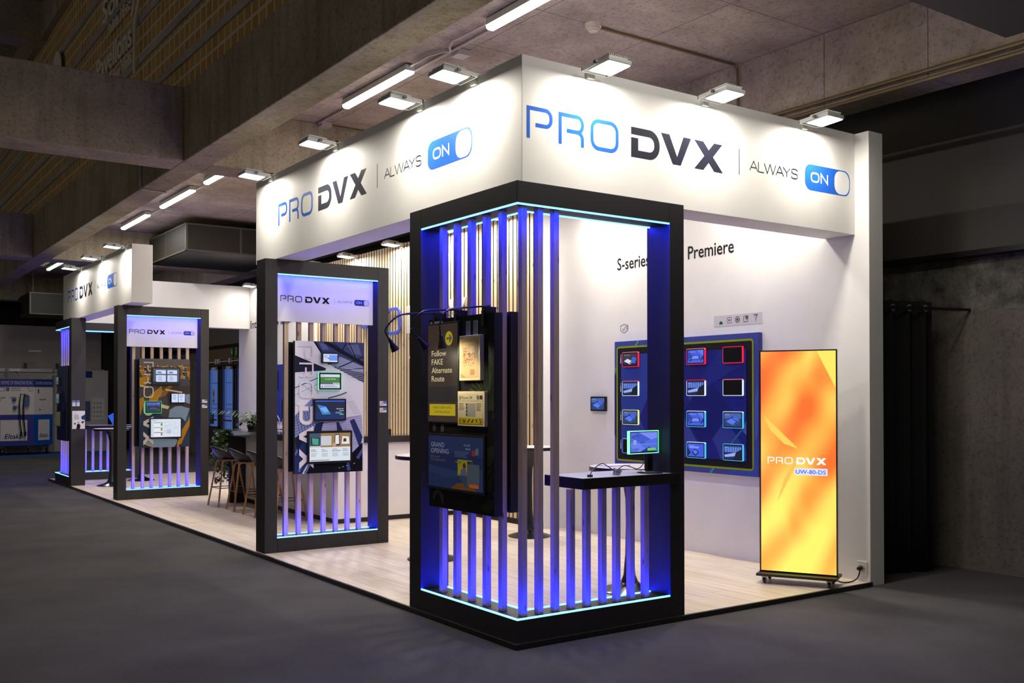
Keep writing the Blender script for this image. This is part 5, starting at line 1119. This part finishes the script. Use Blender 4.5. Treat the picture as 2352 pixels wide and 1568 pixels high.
for x, d_, lb in ((-.55, .3, 'long silver arm lamp behind the cart header, first'), (.62, -.45, 'long silver arm lamp behind the cart header beside the upright'), (1.0, -.2, 'long silver arm lamp over the cart corner'), (1.6, .6, 'long silver arm lamp over the angled cart side')):
    t = Thing('arm_lamp', lb, 'lamp', (x, 25.9, 2.135), group='arm lamps behind the cart'); t.part('arm', MB().tube([(x, 25.9, 2.14), (x+d_*.5, 25.8, 2.3), (x+d_, 25.7, 2.38)], .012, 6), HOUS); t.part('lamp_head', MB().box(x+d_-.14, x+d_+.14, 25.6, 25.7, 2.36, 2.41), HOUS)
t = Thing('exhibitor_wall', 'angled white stand wall with blue panels and small devices, seen through the far frame', 'partition', (3.1, 26.2, 0))
t.part('panel', MB().box(2.2, 3.45, 26.3, 26.36, .008, 2.42), mat((176, 172, 170), .7))
a = Art((2.2, 26.3, 0), W=1.25, H=2.42, **NY)
a.rect(0, .45, 2.2, 2.4, (40,54,110)); a.rect(.5, .8, 2.2, 2.4, (40,54,110)); a.rect(.2, .42, 1.75, 2.0, (40,54,120)); a.rect(.2, .45, 1.15, 1.6, (120,112,106)); a.poly([(.0,1.0),(.45,.95),(.45,1.15),(.2,1.2),(0,1.3)], (110,72,52)); a.rect(0,.2,.75,.9,(40,54,120)); a.rect(.55,.75,.9,1.5,(80,90,120)); a.rect(.8,1.15,.95,1.6,(200,196,190))
for k in range(12): a.circ(.86+.09*(k % 3), 1.05+.13*(k//3), .03, (150,148,146))
a.build('panel_print', t.o, loc=t.loc)
t.part('table', MB().box(2.6, 3.4, 25.9, 26.3, .75, .8).box(2.62, 2.66, 25.92, 25.96, .008, .75).box(3.34, 3.38, 25.92, 25.96, .008, .75), mat((180, 178, 176), .6))
single(MB().prism([(0,0),(.16,.0),(.16,.015),(0,.015)], 0, .20, M=Matrix.Translation((1.0, 15.12, 1.09)) @ Matrix.Rotation(-.5, 4, 'Y')).build('tablet', mat((30, 90, 220), emit=.9), loc=(1.0, 15.1, 1.09)), 'small blue glowing tablet tilted on the shelf of the distant corner frame', 'touch screen')
t = Thing('dark_void', 'dark square pillar beyond the far end of the stand', 'void', (4.0, 24.6, 0)); t.part('void_fill', MB().box(3.5, 4.1, 26.9, 27.3, 0, ZB), mat((40, 36, 32), .8))  # dark block stands in for the black opening beside the grey wall
